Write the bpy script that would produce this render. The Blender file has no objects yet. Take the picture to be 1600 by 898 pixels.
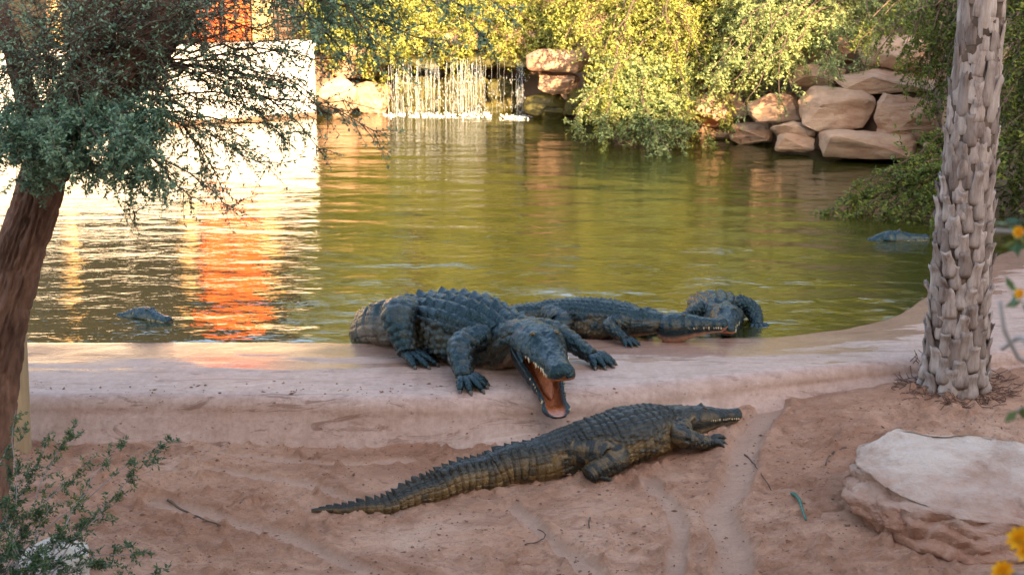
import bpy, bmesh, math, random
import numpy as np
from mathutils import Vector, Matrix
from mathutils.bvhtree import BVHTree

random.seed(7)
RNG = np.random.default_rng(7)
R = math.radians
scene = bpy.context.scene
col = scene.collection

# ------------------------------------------------------------------ camera, sky, sun, exposure
CAM_H, PITCH, FPX = 3.2, R(12.8), 2300.0
cam_d = bpy.data.cameras.new('camera')
cam = bpy.data.objects.new('camera', cam_d)
col.objects.link(cam)
cam.location = (0, 0, CAM_H)
cam.rotation_euler = (R(90) - PITCH, 0, 0)
cam_d.sensor_width = 36.0
cam_d.lens = 36.0 * FPX / 1600.0
cam_d.clip_start = 0.05
cam_d.clip_end = 500
cam_d.dof.use_dof = True
cam_d.dof.focus_distance = 9.6
cam_d.dof.aperture_fstop = 5.6
scene.camera = cam

SUN_EL = R(21.0)
SUN_FROM = Vector((0.35, -0.94, 0)).normalized()
SUN_FROM = Vector((SUN_FROM.x * math.cos(SUN_EL), SUN_FROM.y * math.cos(SUN_EL), math.sin(SUN_EL)))
world = bpy.data.worlds.new('World')
scene.world = world
world.use_nodes = True
nt = world.node_tree
bg = nt.nodes['Background']
sky = nt.nodes.new('ShaderNodeTexSky')
sky.sky_type = 'NISHITA'
sky.sun_disc = False
sky.sun_elevation = SUN_EL
sky.sun_rotation = math.atan2(SUN_FROM.x, SUN_FROM.y)
sky.air_density = 1.0
sky.dust_density = 2.0
nt.links.new(sky.outputs[0], bg.inputs[0])
bg.inputs[1].default_value = 0.15
sun_d = bpy.data.lights.new('sun', 'SUN')
sun_d.energy = 4.0
sun_d.angle = R(0.5)
sun_d.color = (1.0, 0.80, 0.55)
sun = bpy.data.objects.new('sun', sun_d)
col.objects.link(sun)
sun.rotation_euler = (-SUN_FROM).to_track_quat('-Z', 'Y').to_euler()
sun.location = (10, -20, 20)
scene.view_settings.view_transform = 'Standard'
scene.view_settings.look = 'None'
scene.view_settings.gamma = 1.0
scene.view_settings.exposure = 2.72
scene.view_settings.use_white_balance = True          # camera white balance set for shade
scene.view_settings.white_balance_temperature = 7700
scene.view_settings.white_balance_tint = 10
scene.render.engine = 'CYCLES'
scene.cycles.use_denoising = True
scene.cycles.max_bounces = 6
scene.cycles.transparent_max_bounces = 8
scene.cycles.caustics_reflective = False
scene.cycles.caustics_refractive = False

# ------------------------------------------------------------------ helpers
def ray(px, py):
    x = (px - 800.0) / FPX
    y = -(py - 449.0) / FPX
    c, s = math.cos(PITCH), math.sin(PITCH)
    return Vector((x, c + y * s, y * c - s))      # camera forward has length 1

def PZ(px, py, z):
    d = ray(px, py); t = (z - CAM_H) / d.z
    return Vector((d.x * t, d.y * t, z))

def PY(px, py, Y):
    d = ray(px, py); t = Y / d.y
    return Vector((d.x * t, Y, CAM_H + d.z * t))

def hash3(i, j, k, seed=0):
    h = (i.astype(np.int64) * 374761393 + j.astype(np.int64) * 668265263 + k.astype(np.int64) * 2147483647 + seed * 974634541) & 0xffffffff
    h = ((h ^ (h >> 13)) * 1274126177) & 0xffffffff
    h = h ^ (h >> 16)
    return (h & 0xffff) / 65535.0

def vnoise(x, y, z=None, seed=0):
    x = np.asarray(x, float); y = np.asarray(y, float)
    z = np.zeros_like(x) if z is None else np.asarray(z, float)
    x, y, z = np.broadcast_arrays(x, y, z)
    xi, yi, zi = np.floor(x), np.floor(y), np.floor(z)
    fx, fy, fz = x - xi, y - yi, z - zi
    fx = fx * fx * (3 - 2 * fx); fy = fy * fy * (3 - 2 * fy); fz = fz * fz * (3 - 2 * fz)
    r = 0
    for a in (0, 1):
        wx = fx if a else 1 - fx
        for b in (0, 1):
            wy = fy if b else 1 - fy
            for c in (0, 1):
                wz = fz if c else 1 - fz
                r = r + hash3(xi + a, yi + b, zi + c, seed) * wx * wy * wz
    return r

def fbm(x, y, z=None, octv=4, seed=0, lac=2.03, gain=0.5):
    x = np.asarray(x, float); y = np.asarray(y, float)
    z = np.zeros_like(x) if z is None else np.asarray(z, float)
    a, t, s = 1.0, 0.0, 0.0
    for o in range(octv):
        s = s + a * (vnoise(x, y, z, seed + o * 17) - 0.5)
        t += a; a *= gain; x = x * lac + 3.1; y = y * lac + 1.7; z = z * lac + 5.3
    return s / t * 2.0

def sstep(a, b, x):
    t = np.clip((np.asarray(x, float) - a) / (b - a), 0, 1)
    return t * t * (3 - 2 * t)

def nrm(v):
    return v / np.maximum(np.linalg.norm(v, axis=-1, keepdims=True), 1e-9)

class Acc:
    """collects grids and polygons into one mesh"""
    def __init__(self):
        self.V, self.F4, self.F3, self.C, self.n = [], [], [], [], 0
    def verts(self, P, C=None):
        P = np.asarray(P, float).reshape(-1, 3)
        self.V.append(P)
        if C is None:
            C = np.ones((len(P), 3))
        C = np.broadcast_to(np.asarray(C, float), (len(P), 3)) if np.ndim(C) == 1 else np.asarray(C, float).reshape(-1, 3)
        self.C.append(C)
        b = self.n; self.n += len(P)
        return b
    def grid(self, P, C=None, wrap=True, cap=True, flip=False):
        n, m = P.shape[:2]
        b = self.verts(P, C)
        i = np.arange(n - 1)[:, None]
        j = np.arange(m if wrap else m - 1)[None, :]
        j2 = (j + 1) % m
        q = np.stack([b + i * m + j, b + i * m + j2, b + (i + 1) * m + j2, b + (i + 1) * m + j], -1).reshape(-1, 4)
        self.F4.append(q[:, ::-1] if flip else q)
        if wrap and cap:
            for r, fl in ((0, True), (n - 1, False)):
                cpt = P[r].mean(0)
                cc = None if C is None else (np.asarray(C, float) if np.ndim(C) == 1 else np.asarray(C).reshape(n, m, 3)[r].mean(0))
                k = self.verts(cpt[None], cc if cc is None else np.asarray(cc))
                jj = np.arange(m); jn = (jj + 1) % m
                t = np.stack([b + r * m + jj, b + r * m + jn, np.full(m, k)], -1)
                self.F3.append(t[:, ::-1] if (fl != flip) else t)
        return b
    def quads(self, P, C=None):
        """P [k,4,3]"""
        k = len(P)
        Cc = None if C is None else (C if np.ndim(C) == 1 else np.repeat(np.asarray(C), 4, axis=0))
        b = self.verts(P.reshape(-1, 3), Cc)
        self.F4.append(b + np.arange(k * 4).reshape(k, 4))
    def box(self, o, ex, ey, ez):
        """corner o and three edge vectors"""
        o, ex, ey, ez = (np.asarray(v, float) for v in (o, ex, ey, ez))
        P = np.array([o, o + ex, o + ex + ey, o + ey, o + ez, o + ex + ez, o + ex + ey + ez, o + ey + ez])
        b = self.verts(P)
        self.F4.append(b + np.array([[0, 3, 2, 1], [4, 5, 6, 7], [0, 1, 5, 4], [1, 2, 6, 5], [2, 3, 7, 6], [3, 0, 4, 7]]))
    def tube(self, pts, rad, m=6, C=None, cap=True):
        pts = np.asarray(pts, float); n = len(pts)
        rad = np.broadcast_to(np.asarray(rad, float), (n,))
        T = nrm(np.gradient(pts, axis=0))
        ref = np.array([0.0, 0.0, 1.0]) if abs(T[:, 2]).mean() < 0.8 else np.array([1.0, 0.0, 0.0])
        S = nrm(np.cross(T, ref)); U = np.cross(S, T)
        a = np.linspace(0, 2 * np.pi, m, endpoint=False)
        P = pts[:, None] + rad[:, None, None] * (S[:, None] * np.cos(a)[None, :, None] + U[:, None] * np.sin(a)[None, :, None])
        self.grid(P, C, True, cap, flip=True)
    def mesh(self, name, smooth=True, colors=False):
        V = np.concatenate(self.V)
        F4 = np.concatenate(self.F4) if self.F4 else np.zeros((0, 4), int)
        F3 = np.concatenate(self.F3) if self.F3 else np.zeros((0, 3), int)
        me = bpy.data.meshes.new(name)
        me.vertices.add(len(V)); me.vertices.foreach_set('co', V.astype(np.float32).ravel())
        nl = F4.size + F3.size
        me.loops.add(nl)
        me.loops.foreach_set('vertex_index', np.concatenate([F4.ravel(), F3.ravel()]).astype(np.int32))
        me.polygons.add(len(F4) + len(F3))
        st = np.concatenate([np.arange(len(F4)) * 4, len(F4) * 4 + np.arange(len(F3)) * 3]).astype(np.int32)
        me.polygons.foreach_set('loop_start', st)
        me.update(calc_edges=True)
        me.polygons.foreach_set('use_smooth', np.full(len(me.polygons), smooth))
        if colors:
            ca = me.color_attributes.new('Col', 'FLOAT_COLOR', 'POINT')
            C = np.concatenate(self.C)
            ca.data.foreach_set('color', np.concatenate([C, np.ones((len(C), 1))], 1).astype(np.float32).ravel())
        me.validate()
        return me

def link(name, me, mat=None, parent=None, loc=None):
    o = bpy.data.objects.new(name, me)
    col.objects.link(o)
    if mat is not None and me is not None and not me.materials:
        me.materials.append(mat)
    if parent is not None:
        o.parent = parent
    if loc is not None:
        o.location = loc
    return o

def tag(o, label, cat, group=None):
    o['label'] = label; o['category'] = cat
    if group: o['group'] = group
    return o

def structure(o):
    o['kind'] = 'structure'; return o

def thing(name, loc, label, cat, group=None):
    return tag(link(name, None, loc=loc), label, cat, group)

def catmull(pts, n):
    """smooth curve through pts, n samples evenly spaced by arc length"""
    p = np.asarray(pts, float)
    p = np.vstack([2 * p[0] - p[1], p, 2 * p[-1] - p[-2]])
    out = []
    for i in range(1, len(p) - 2):
        t = np.linspace(0, 1, 24, endpoint=False)[:, None]
        a, b, c, d = p[i - 1], p[i], p[i + 1], p[i + 2]
        out.append(0.5 * (2 * b + (c - a) * t + (2 * a - 5 * b + 4 * c - d) * t ** 2 + (3 * b - a - 3 * c + d) * t ** 3))
    out.append(p[-2][None])
    q = np.concatenate(out)
    s = np.concatenate([[0], np.cumsum(np.linalg.norm(np.diff(q, axis=0), axis=1))])
    u = np.linspace(0, s[-1], n)
    return np.stack([np.interp(u, s, q[:, k]) for k in range(q.shape[1])], 1), s[-1]

# ------------------------------------------------------------------ materials
def new_mat(name):
    m = bpy.data.materials.new(name); m.use_nodes = True
    return m, m.node_tree, m.node_tree.nodes['Principled BSDF']

def N(nt, t, **kw):
    n = nt.nodes.new(t)
    for k, v in kw.items():
        if k in n.inputs:
            n.inputs[k].default_value = v
        else:
            setattr(n, k, v)
    return n

def ramp(nt, fac, stops):
    r = nt.nodes.new('ShaderNodeValToRGB')
    el = r.color_ramp.elements
    while len(el) < len(stops): el.new(0.5)
    for e, (p, c) in zip(el, stops):
        e.position = p; e.color = (*c, 1)
    nt.links.new(fac, r.inputs[0])
    return r.outputs[0]

def coords(nt, scale=(1, 1, 1), obj=False):
    if obj:
        src = nt.nodes.new('ShaderNodeTexCoord').outputs['Object']
    else:
        src = nt.nodes.new('ShaderNodeNewGeometry').outputs['Position']
    mp = nt.nodes.new('ShaderNodeMapping'); mp.inputs['Scale'].default_value = scale
    nt.links.new(src, mp.inputs[0])
    return mp.outputs[0]

def noise_tex(nt, vec, scale, detail=6, rough=0.6, dist=0.0):
    n = N(nt, 'ShaderNodeTexNoise', Scale=scale, Detail=detail, Roughness=rough, Distortion=dist)
    nt.links.new(vec, n.inputs['Vector'])
    return n.outputs['Fac']

def bump(nt, b, height, strength=0.5, dist=0.02, prev=None):
    n = N(nt, 'ShaderNodeBump', Strength=strength, Distance=dist)
    nt.links.new(height, n.inputs['Height'])
    if prev is not None: nt.links.new(prev, n.inputs['Normal'])
    nt.links.new(n.outputs[0], b.inputs['Normal'])
    return n.outputs[0]

def mixc(nt, fac, a, b, mode='MIX'):
    m = nt.nodes.new('ShaderNodeMix'); m.data_type = 'RGBA'; m.blend_type = mode
    for sock, v in ((m.inputs[0], fac), (m.inputs[6], a), (m.inputs[7], b)):
        if isinstance(v, (int, float)): sock.default_value = v
        elif isinstance(v, tuple): sock.default_value = (*v, 1)
        else: nt.links.new(v, sock)
    return m.outputs[2]

def stone_mat(name, c1, c2, c3, scale=2.0, rough=0.85, bs=0.6, strat=3.0):
    m, t, b = new_mat(name)
    v = coords(t)
    a = noise_tex(t, v, scale, 8, 0.65, 0.6)
    base = ramp(t, a, [(0.3, c1), (0.5, c2), (0.7, c3)])
    vs = coords(t, (0.7, 0.7, strat))
    s = noise_tex(t, vs, scale * 1.6, 8, 0.7, 0.4)
    base = mixc(t, 0.45, base, ramp(t, s, [(0.35, c1), (0.55, c3), (0.7, c2)]))
    t.links.new(base, b.inputs['Base Color'])
    b.inputs['Roughness'].default_value = rough
    b.inputs['Specular IOR Level'].default_value = 0.25
    f = noise_tex(t, v, scale * 9, 8, 0.7)
    p = bump(t, b, s, bs, 0.06)
    bump(t, b, f, bs, 0.02, p)
    return m

def leaf_mat(name, c_dark, c_mid, c_light, trans=0.35, rough=0.55):
    m, t, b = new_mat(name)
    g = t.nodes.new('ShaderNodeNewGeometry')
    n = noise_tex(t, coords(t), 1.3, 3)
    ad = N(t, 'ShaderNodeMath', operation='MULTIPLY_ADD')
    t.links.new(g.outputs['Random Per Island'], ad.inputs[0]); ad.inputs[1].default_value = 0.62
    md = N(t, 'ShaderNodeMath', operation='MULTIPLY_ADD'); t.links.new(n, md.inputs[0]); md.inputs[1].default_value = 0.9; md.inputs[2].default_value = -0.28
    t.links.new(md.outputs[0], ad.inputs[2])
    c = ramp(t, ad.outputs[0], [(0.1, c_dark), (0.45, c_mid), (0.9, c_light)])
    t.links.new(c, b.inputs['Base Color'])
    b.inputs['Roughness'].default_value = rough
    b.inputs['Specular IOR Level'].default_value = 0.3
    tr = t.nodes.new('ShaderNodeBsdfTranslucent'); t.links.new(c, tr.inputs[0])
    mx = t.nodes.new('ShaderNodeMixShader'); mx.inputs[0].default_value = trans
    t.links.new(b.outputs[0], mx.inputs[1]); t.links.new(tr.outputs[0], mx.inputs[2])
    t.links.new(mx.outputs[0], t.nodes['Material Output'].inputs[0])
    return m

def plain_mat(name, c, rough=0.7, var=0.25, scale=6.0, bs=0.2, spec=0.3, zs=1.0):
    m, t, b = new_mat(name)
    v = coords(t, (1, 1, zs))
    a = noise_tex(t, v, scale, 7, 0.65)
    lo = tuple(max(0, x * (1 - var)) for x in c); hi = tuple(min(1, x * (1 + var)) for x in c)
    t.links.new(ramp(t, a, [(0.3, lo), (0.7, hi)]), b.inputs['Base Color'])
    b.inputs['Roughness'].default_value = rough
    b.inputs['Specular IOR Level'].default_value = spec
    bump(t, b, noise_tex(t, v, scale * 5, 6, 0.7), bs, 0.01)
    return m

def sand_mat():
    m, t, b = new_mat('sand')
    v = coords(t)
    a = noise_tex(t, v, 0.9, 6, 0.6, 0.5)
    base = ramp(t, a, [(0.3, (0.504, 0.252, 0.162)), (0.5, (0.661, 0.358, 0.241)), (0.72, (0.784, 0.482, 0.353))])
    big = noise_tex(t, coords(t, (1.0, 1.6, 1)), 1.6, 8, 0.72, 0.9)
    base = mixc(t, ramp(t, big, [(0.46, (0, 0, 0)), (0.62, (0.75, 0.75, 0.75))]), base, (0.403, 0.190, 0.118))
    d = noise_tex(t, coords(t, (1.0, 1.5, 1)), 13, 8, 0.78, 0.6)
    base = mixc(t, ramp(t, d, [(0.52, (0, 0, 0)), (0.66, (0.7, 0.7, 0.7))]), base, (0.280, 0.129, 0.078))
    base = mixc(t, ramp(t, d, [(0.30, (0.6, 0.6, 0.6)), (0.42, (0, 0, 0))]), base, (0.829, 0.538, 0.403))
    c = noise_tex(t, v, 45, 6, 0.8)
    base = mixc(t, ramp(t, c, [(0.58, (0, 0, 0)), (0.70, (0.85, 0.85, 0.85))]), base, (0.190, 0.084, 0.050))
    at = N(t, 'ShaderNodeAttribute', attribute_name='Col')         # fine pale silt pressed smooth in the drag tracks
    base = mixc(t, ramp(t, at.outputs['Fac'], [(0.25, (0, 0, 0)), (0.8, (0.6, 0.6, 0.6))]), base, (0.72, 0.46, 0.35))
    t.links.new(base, b.inputs['Base Color'])
    b.inputs['Roughness'].default_value = 0.92
    b.inputs['Specular IOR Level'].default_value = 0.15
    p = bump(t, b, d, 0.8, 0.05)
    p = bump(t, b, noise_tex(t, v, 38, 6, 0.75), 1.0, 0.035, p)
    bump(t, b, noise_tex(t, v, 160, 4, 0.7), 0.6, 0.006, p)
    return m

def ledge_mat():
    m, t, b = new_mat('painted_concrete')
    v = coords(t)
    vx = coords(t, (0.35, 1.6, 1.0))
    a = noise_tex(t, vx, 1.6, 7, 0.65, 0.8)
    base = ramp(t, a, [(0.25, (0.348, 0.203, 0.154)), (0.5, (0.414, 0.261, 0.207)), (0.75, (0.464, 0.323, 0.273))])
    s = noise_tex(t, vx, 5.5, 9, 0.75, 0.6)
    base = mixc(t, ramp(t, s, [(0.50, (0, 0, 0)), (0.66, (0.9, 0.9, 0.9))]), base, (0.224, 0.124, 0.091))
    sp = noise_tex(t, v, 75, 3, 0.6)
    base = mixc(t, ramp(t, sp, [(0.70, (0, 0, 0)), (0.76, (1, 1, 1))]), base, (0.108, 0.063, 0.046))
    k = noise_tex(t, v, 28, 8, 0.75)
    base = mixc(t, 0.5, base, ramp(t, k, [(0.35, (0.248, 0.145, 0.112)), (0.55, (0.431, 0.282, 0.228)), (0.75, (0.497, 0.364, 0.306))]))
    st_ = noise_tex(t, coords(t, (3.2, 0.6, 0.5)), 2.2, 8, 0.7, 0.5)
    base = mixc(t, ramp(t, st_, [(0.50, (0, 0, 0)), (0.68, (0.75, 0.75, 0.75))]), base, (0.304, 0.184, 0.138))
    sm_ = noise_tex(t, coords(t, (0.5, 2.4, 1.2)), 3.4, 9, 0.75, 1.2)
    base = mixc(t, ramp(t, sm_, [(0.55, (0, 0, 0)), (0.62, (0.85, 0.85, 0.85))]), base, (0.19, 0.095, 0.065))
    base = mixc(t, ramp(t, sm_, [(0.33, (0.6, 0.6, 0.6)), (0.42, (0, 0, 0))]), base, (0.52, 0.40, 0.35))
    # splashed wet zone next to the water, an uneven stain following the waterline
    at = N(t, 'ShaderNodeAttribute', attribute_name='Col')
    w = N(t, 'ShaderNodeMath', operation='ADD'); t.links.new(at.outputs['Fac'], w.inputs[0])
    wn = noise_tex(t, vx, 2.6, 6, 0.6, 0.5)
    mm = N(t, 'ShaderNodeMath', operation='MULTIPLY_ADD'); t.links.new(wn, mm.inputs[0]); mm.inputs[1].default_value = 2.2; mm.inputs[2].default_value = -1.1
    t.links.new(mm.outputs[0], w.inputs[1])
    wet = ramp(t, w.outputs[0], [(0.42, (0, 0, 0)), (0.62, (1, 1, 1))])
    base = mixc(t, wet, base, mixc(t, 0.55, base, (0.27, 0.135, 0.09)))
    t.links.new(base, b.inputs['Base Color'])
    rr = mixc(t, wet, (0.55, 0.55, 0.55), (0.11, 0.11, 0.11))
    t.links.new(rr, b.inputs['Roughness'])
    b.inputs['Specular IOR Level'].default_value = 0.4
    p = bump(t, b, s, 0.25, 0.012)
    bump(t, b, k, 0.2, 0.004, p)
    return m

def water_mat():
    m, t, b = new_mat('pond_water')
    v = coords(t, (1, 1, 1))
    a = noise_tex(t, v, 0.35, 4)
    t.links.new(ramp(t, a, [(0.3, (0.024, 0.024, 0.004)), (0.7, (0.036, 0.034, 0.006))]), b.inputs['Base Color'])
    b.inputs['Roughness'].default_value = 0.025
    b.inputs['IOR'].default_value = 1.55
    b.inputs['Specular IOR Level'].default_value = 1.0
    vx = coords(t, (0.55, 1.0, 1))
    p = bump(t, b, noise_tex(t, vx, 5.0, 3, 0.5, 0.6), 0.15, 0.05)
    bump(t, b, noise_tex(t, coords(t, (0.4, 1.0, 1)), 15.0, 3, 0.55, 0.5), 0.20, 0.018, p)
    return m

def croc_mat(name, rough=0.45, gloss=0.5, sky_sheen=(0.45, 0.86, 1.0)):
    m, t, b = new_mat(name)
    at = N(t, 'ShaderNodeAttribute', attribute_name='Col')
    v = coords(t)
    n = noise_tex(t, v, 40, 6, 0.7)
    c = mixc(t, 1.0, at.outputs['Color'], ramp(t, n, [(0.3, (0.72, 0.72, 0.72)), (0.7, (1.25, 1.22, 1.18))]), 'MULTIPLY')
    t.links.new(c, b.inputs['Base Color'])
    r = ramp(t, noise_tex(t, v, 14, 4), [(0.3, (rough - 0.08,) * 3), (0.7, (rough + 0.12,) * 3)])
    t.links.new(r, b.inputs['Roughness'])
    b.inputs['Specular IOR Level'].default_value = gloss
    b.inputs['Specular Tint'].default_value = (*sky_sheen, 1)  # blue sky sheen put into the highlight colour
    vo = N(t, 'ShaderNodeTexVoronoi', feature='DISTANCE_TO_EDGE', Scale=48.0); t.links.new(v, vo.inputs['Vector'])
    vr = ramp(t, vo.outputs['Distance'], [(0.0, (0, 0, 0)), (0.18, (1, 1, 1))])
    p = bump(t, b, vr, 0.35, 0.006)
    p = bump(t, b, noise_tex(t, v, 60, 5, 0.65), 0.35, 0.01, p)
    bump(t, b, noise_tex(t, v, 190, 3, 0.6), 0.25, 0.003, p)
    return m

M = {}
M['sand'] = sand_mat()
M['ledge'] = ledge_mat()
M['water'] = water_mat()
M['earth'] = plain_mat('earth', (0.17, 0.10, 0.065), 0.95, 0.4, 2.0, 0.8)
M['far_rock'] = stone_mat('far_sandstone', (0.31, 0.13, 0.07), (0.43, 0.245, 0.15), (0.55, 0.37, 0.26), 1.6, 0.85, 1.0)
M['wet_shade_rock'] = stone_mat('mossy_wet_shade_rock', (0.012, 0.012, 0.005), (0.045, 0.048, 0.010), (0.12, 0.085, 0.025), 2.6, 0.4)  # moss and wet stone, with the niche's shadow put into the dark tones
M['boulder'] = stone_mat('boulder_stone', (0.30, 0.155, 0.105), (0.50, 0.35, 0.28), (0.60, 0.50, 0.44), 2.4, 0.85, 1.0, 2.2)
m = M['boulder']; t = m.node_tree; b = t.nodes['Principled BSDF']
old = b.inputs['Base Color'].links[0].from_socket           # paler towards the top, redder below
sx_ = t.nodes.new('ShaderNodeSeparateXYZ'); t.links.new(coords(t, (1, 1, 1), True), sx_.inputs[0])
nn = noise_tex(t, coords(t, (1, 1, 1.5)), 4.5, 6, 0.65, 0.8)
ml = N(t, 'ShaderNodeMath', operation='MULTIPLY_ADD'); t.links.new(nn, ml.inputs[0]); ml.inputs[1].default_value = 0.28; t.links.new(sx_.outputs['Z'], ml.inputs[2])
red = ramp(t, noise_tex(t, coords(t, (1, 1, 0.6)), 5.0, 8, 0.7, 0.7), [(0.3, (0.22, 0.085, 0.05)), (0.48, (0.38, 0.185, 0.12)), (0.64, (0.45, 0.26, 0.19)), (0.76, (0.62, 0.52, 0.46))])
t.links.new(mixc(t, ramp(t, ml.outputs[0], [(0.40, (0, 0, 0)), (0.60, (1, 1, 1))]), red, old), b.inputs['Base Color'])
M['pale_stone'] = stone_mat('pale_stone', (0.42, 0.33, 0.27), (0.55, 0.46, 0.39), (0.66, 0.58, 0.5), 5.0)
M['bark'] = plain_mat('acacia_bark', (0.15, 0.078, 0.055), 0.9, 0.6, 9.0, 0.9, 0.2, 0.35)
M['crumb'] = plain_mat('dry_soil_crumb', (0.17, 0.085, 0.055), 0.95, 0.6, 20.0, 0.3)
M['twig'] = plain_mat('twig_bark', (0.11, 0.07, 0.05), 0.9, 0.4, 14.0, 0.3, 0.2)
M['grey_twig'] = plain_mat('grey_twig_bark', (0.33, 0.28, 0.27), 0.9, 0.2, 14.0, 0.3, 0.2)
M['palm'] = plain_mat('palm_fibre', (0.10, 0.066, 0.05), 0.92, 0.5, 9.0, 0.9, 0.2, 0.25)
m, t, b = new_mat('palm_leaf_base')
oi = t.nodes.new('ShaderNodeObjectInfo'); vv = coords(t, (1, 1, 0.22))
c0 = ramp(t, noise_tex(t, vv, 16, 7, 0.7), [(0.32, (0.13, 0.085, 0.07)), (0.5, (0.31, 0.245, 0.22)), (0.72, (0.47, 0.40, 0.37))])
c0 = mixc(t, 1.0, c0, ramp(t, oi.outputs['Random'], [(0.0, (0.55, 0.50, 0.48)), (0.6, (1.0, 0.98, 0.96)), (1.0, (1.15, 1.12, 1.1))]), 'MULTIPLY')
t.links.new(c0, b.inputs['Base Color']); b.inputs['Roughness'].default_value = 0.88; b.inputs['Specular IOR Level'].default_value = 0.2
bump(t, b, noise_tex(t, vv, 45, 6, 0.7), 0.8, 0.012)
M['boot'] = m
M['post'] = plain_mat('weathered_wood', (0.36, 0.25, 0.15), 0.85, 0.3, 10.0, 0.5, 0.25, 0.12)
M['white'] = plain_mat('white_render', (0.62, 0.55, 0.49), 0.85, 0.16, 0.9, 0.35)
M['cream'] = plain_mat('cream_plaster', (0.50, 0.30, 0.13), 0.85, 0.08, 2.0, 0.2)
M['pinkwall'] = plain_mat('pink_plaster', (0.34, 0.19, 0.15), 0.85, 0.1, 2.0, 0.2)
M['bounce_wall'] = plain_mat('pale_bounce_plaster', (0.78, 0.64, 0.50), 0.85, 0.08, 1.5, 0.2)  # pale so the added building bounces warm fill onto the foreground
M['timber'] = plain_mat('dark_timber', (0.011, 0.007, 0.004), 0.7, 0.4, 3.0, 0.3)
M['glass'] = plain_mat('dark_window_glass', (0.020, 0.016, 0.012), 0.15, 0.2, 3.0, 0.02, 0.5)
M['orange'] = plain_mat('orange_cloth', (0.62, 0.13, 0.035), 0.85, 0.25, 5.0, 0.3)
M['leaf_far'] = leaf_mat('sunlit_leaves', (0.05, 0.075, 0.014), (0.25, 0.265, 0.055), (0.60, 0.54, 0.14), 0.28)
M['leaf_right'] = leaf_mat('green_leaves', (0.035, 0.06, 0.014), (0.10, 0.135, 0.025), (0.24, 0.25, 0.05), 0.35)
M['leaf_mid'] = leaf_mat('blue_green_leaves', (0.11, 0.16, 0.06), (0.27, 0.32, 0.12), (0.46, 0.46, 0.18), 0.35)  # blue green doubles as painted shade tone of the low boughs
M['leaf_near'] = leaf_mat('acacia_leaves', (0.055, 0.11, 0.07), (0.15, 0.245, 0.155), (0.28, 0.37, 0.20), 0.3)
M['leaf_sprig'] = leaf_mat('feathery_leaves', (0.03, 0.075, 0.04), (0.055, 0.12, 0.06), (0.20, 0.20, 0.05), 0.3)
M['petal'] = leaf_mat('orange_petals', (0.75, 0.22, 0.005), (0.85, 0.33, 0.01), (0.9, 0.5, 0.03), 0.3)
M['frond'] = leaf_mat('palm_frond', (0.05, 0.08, 0.03), (0.09, 0.13, 0.045), (0.16, 0.18, 0.06), 0.25)
M['croc_brown'] = croc_mat('crocodile_skin_brown', 0.34, 0.35, (0.85, 0.95, 1.0))
M['croc_wet'] = croc_mat('crocodile_skin_wet', 0.22, 0.45)
M['tooth'] = plain_mat('tooth_ivory', (0.70, 0.58, 0.38), 0.35, 0.15, 30, 0.05, 0.5)
M['claw'] = plain_mat('claw_horn', (0.045, 0.04, 0.035), 0.4, 0.3, 40, 0.1, 0.5)
M['eye'] = plain_mat('eye_amber', (0.06, 0.035, 0.008), 0.08, 0.3, 60, 0.0, 0.6)
M['stem_green'] = plain_mat('green_stem', (0.05, 0.115, 0.085), 0.6, 0.3, 30, 0.3)
m, t, b = new_mat('falling_water')
b.inputs['Base Color'].default_value = (0.92, 0.93, 0.92, 1); b.inputs['Roughness'].default_value = 0.12
b.inputs['Transmission Weight'].default_value = 0.75; b.inputs['IOR'].default_value = 1.33
bump(t, b, noise_tex(t, coords(t, (1, 1, 0.4)), 30, 4), 0.5, 0.02)
M['fall'] = m
m, t, b = new_mat('thin_water_sheet')
b.inputs['Base Color'].default_value = (0.85, 0.88, 0.86, 1); b.inputs['Roughness'].default_value = 0.15
al = ramp(t, noise_tex(t, coords(t, (9, 1, 0.9)), 3.0, 6, 0.7, 0.3), [(0.48, (0.0, 0.0, 0.0)), (0.72, (0.22, 0.22, 0.22))])
t.links.new(al, b.inputs['Alpha'])
M['sheet'] = m
m, t, b = new_mat('white_foam')
t.links.new(ramp(t, noise_tex(t, coords(t), 25, 4), [(0.3, (0.55, 0.56, 0.5)), (0.7, (0.85, 0.85, 0.82))]), b.inputs['Base Color'])
b.inputs['Roughness'].default_value = 0.4
M['foam'] = m

# ------------------------------------------------------------------ large structure: ledge, sand, water, ground
WATER_Z = 0.40
XS = np.array([-9.0, -6.0, -4.0, -2.0, -1.2, -0.4, 0.1, 0.6, 1.1, 1.66, 2.5, 3.4, 4.4, 5.5, 8.0])
B_Y = np.array([8.8, 8.8, 8.80, 8.86, 8.84, 8.83, 8.84, 8.93, 9.1, 9.33, 9.52, 9.72, 10.0, 10.4, 11.2])
B_Z = np.array([0.18, 0.18, 0.175, 0.16, 0.13, 0.125, 0.13, 0.15, 0.19, 0.245, 0.335, 0.37, 0.40, 0.42, 0.44])
C_Y = np.array([9.0, 9.0, 9.02, 9.02, 8.97, 9.00, 9.12, 9.20, 9.32, 9.5, 9.78, 10.0, 10.35, 10.8, 11.6])
C_Z = np.array([0.45, 0.45, 0.45, 0.45, 0.45, 0.44, 0.44, 0.44, 0.445, 0.45, 0.455, 0.46, 0.465, 0.47, 0.48])
W_X = np.array([-9.0, -6.0, -3.3, -1.2, 0.0, 1.0, 1.95, 2.45, 2.8, 3.05, 3.48, 3.95, 4.5, 5.07, 8.0])
W_Y = np.array([10.5, 10.5, 10.48, 10.5, 10.55, 10.62, 10.64, 10.85, 11.07, 11.3, 12.0, 12.75, 13.6, 14.2, 16.0])

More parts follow.
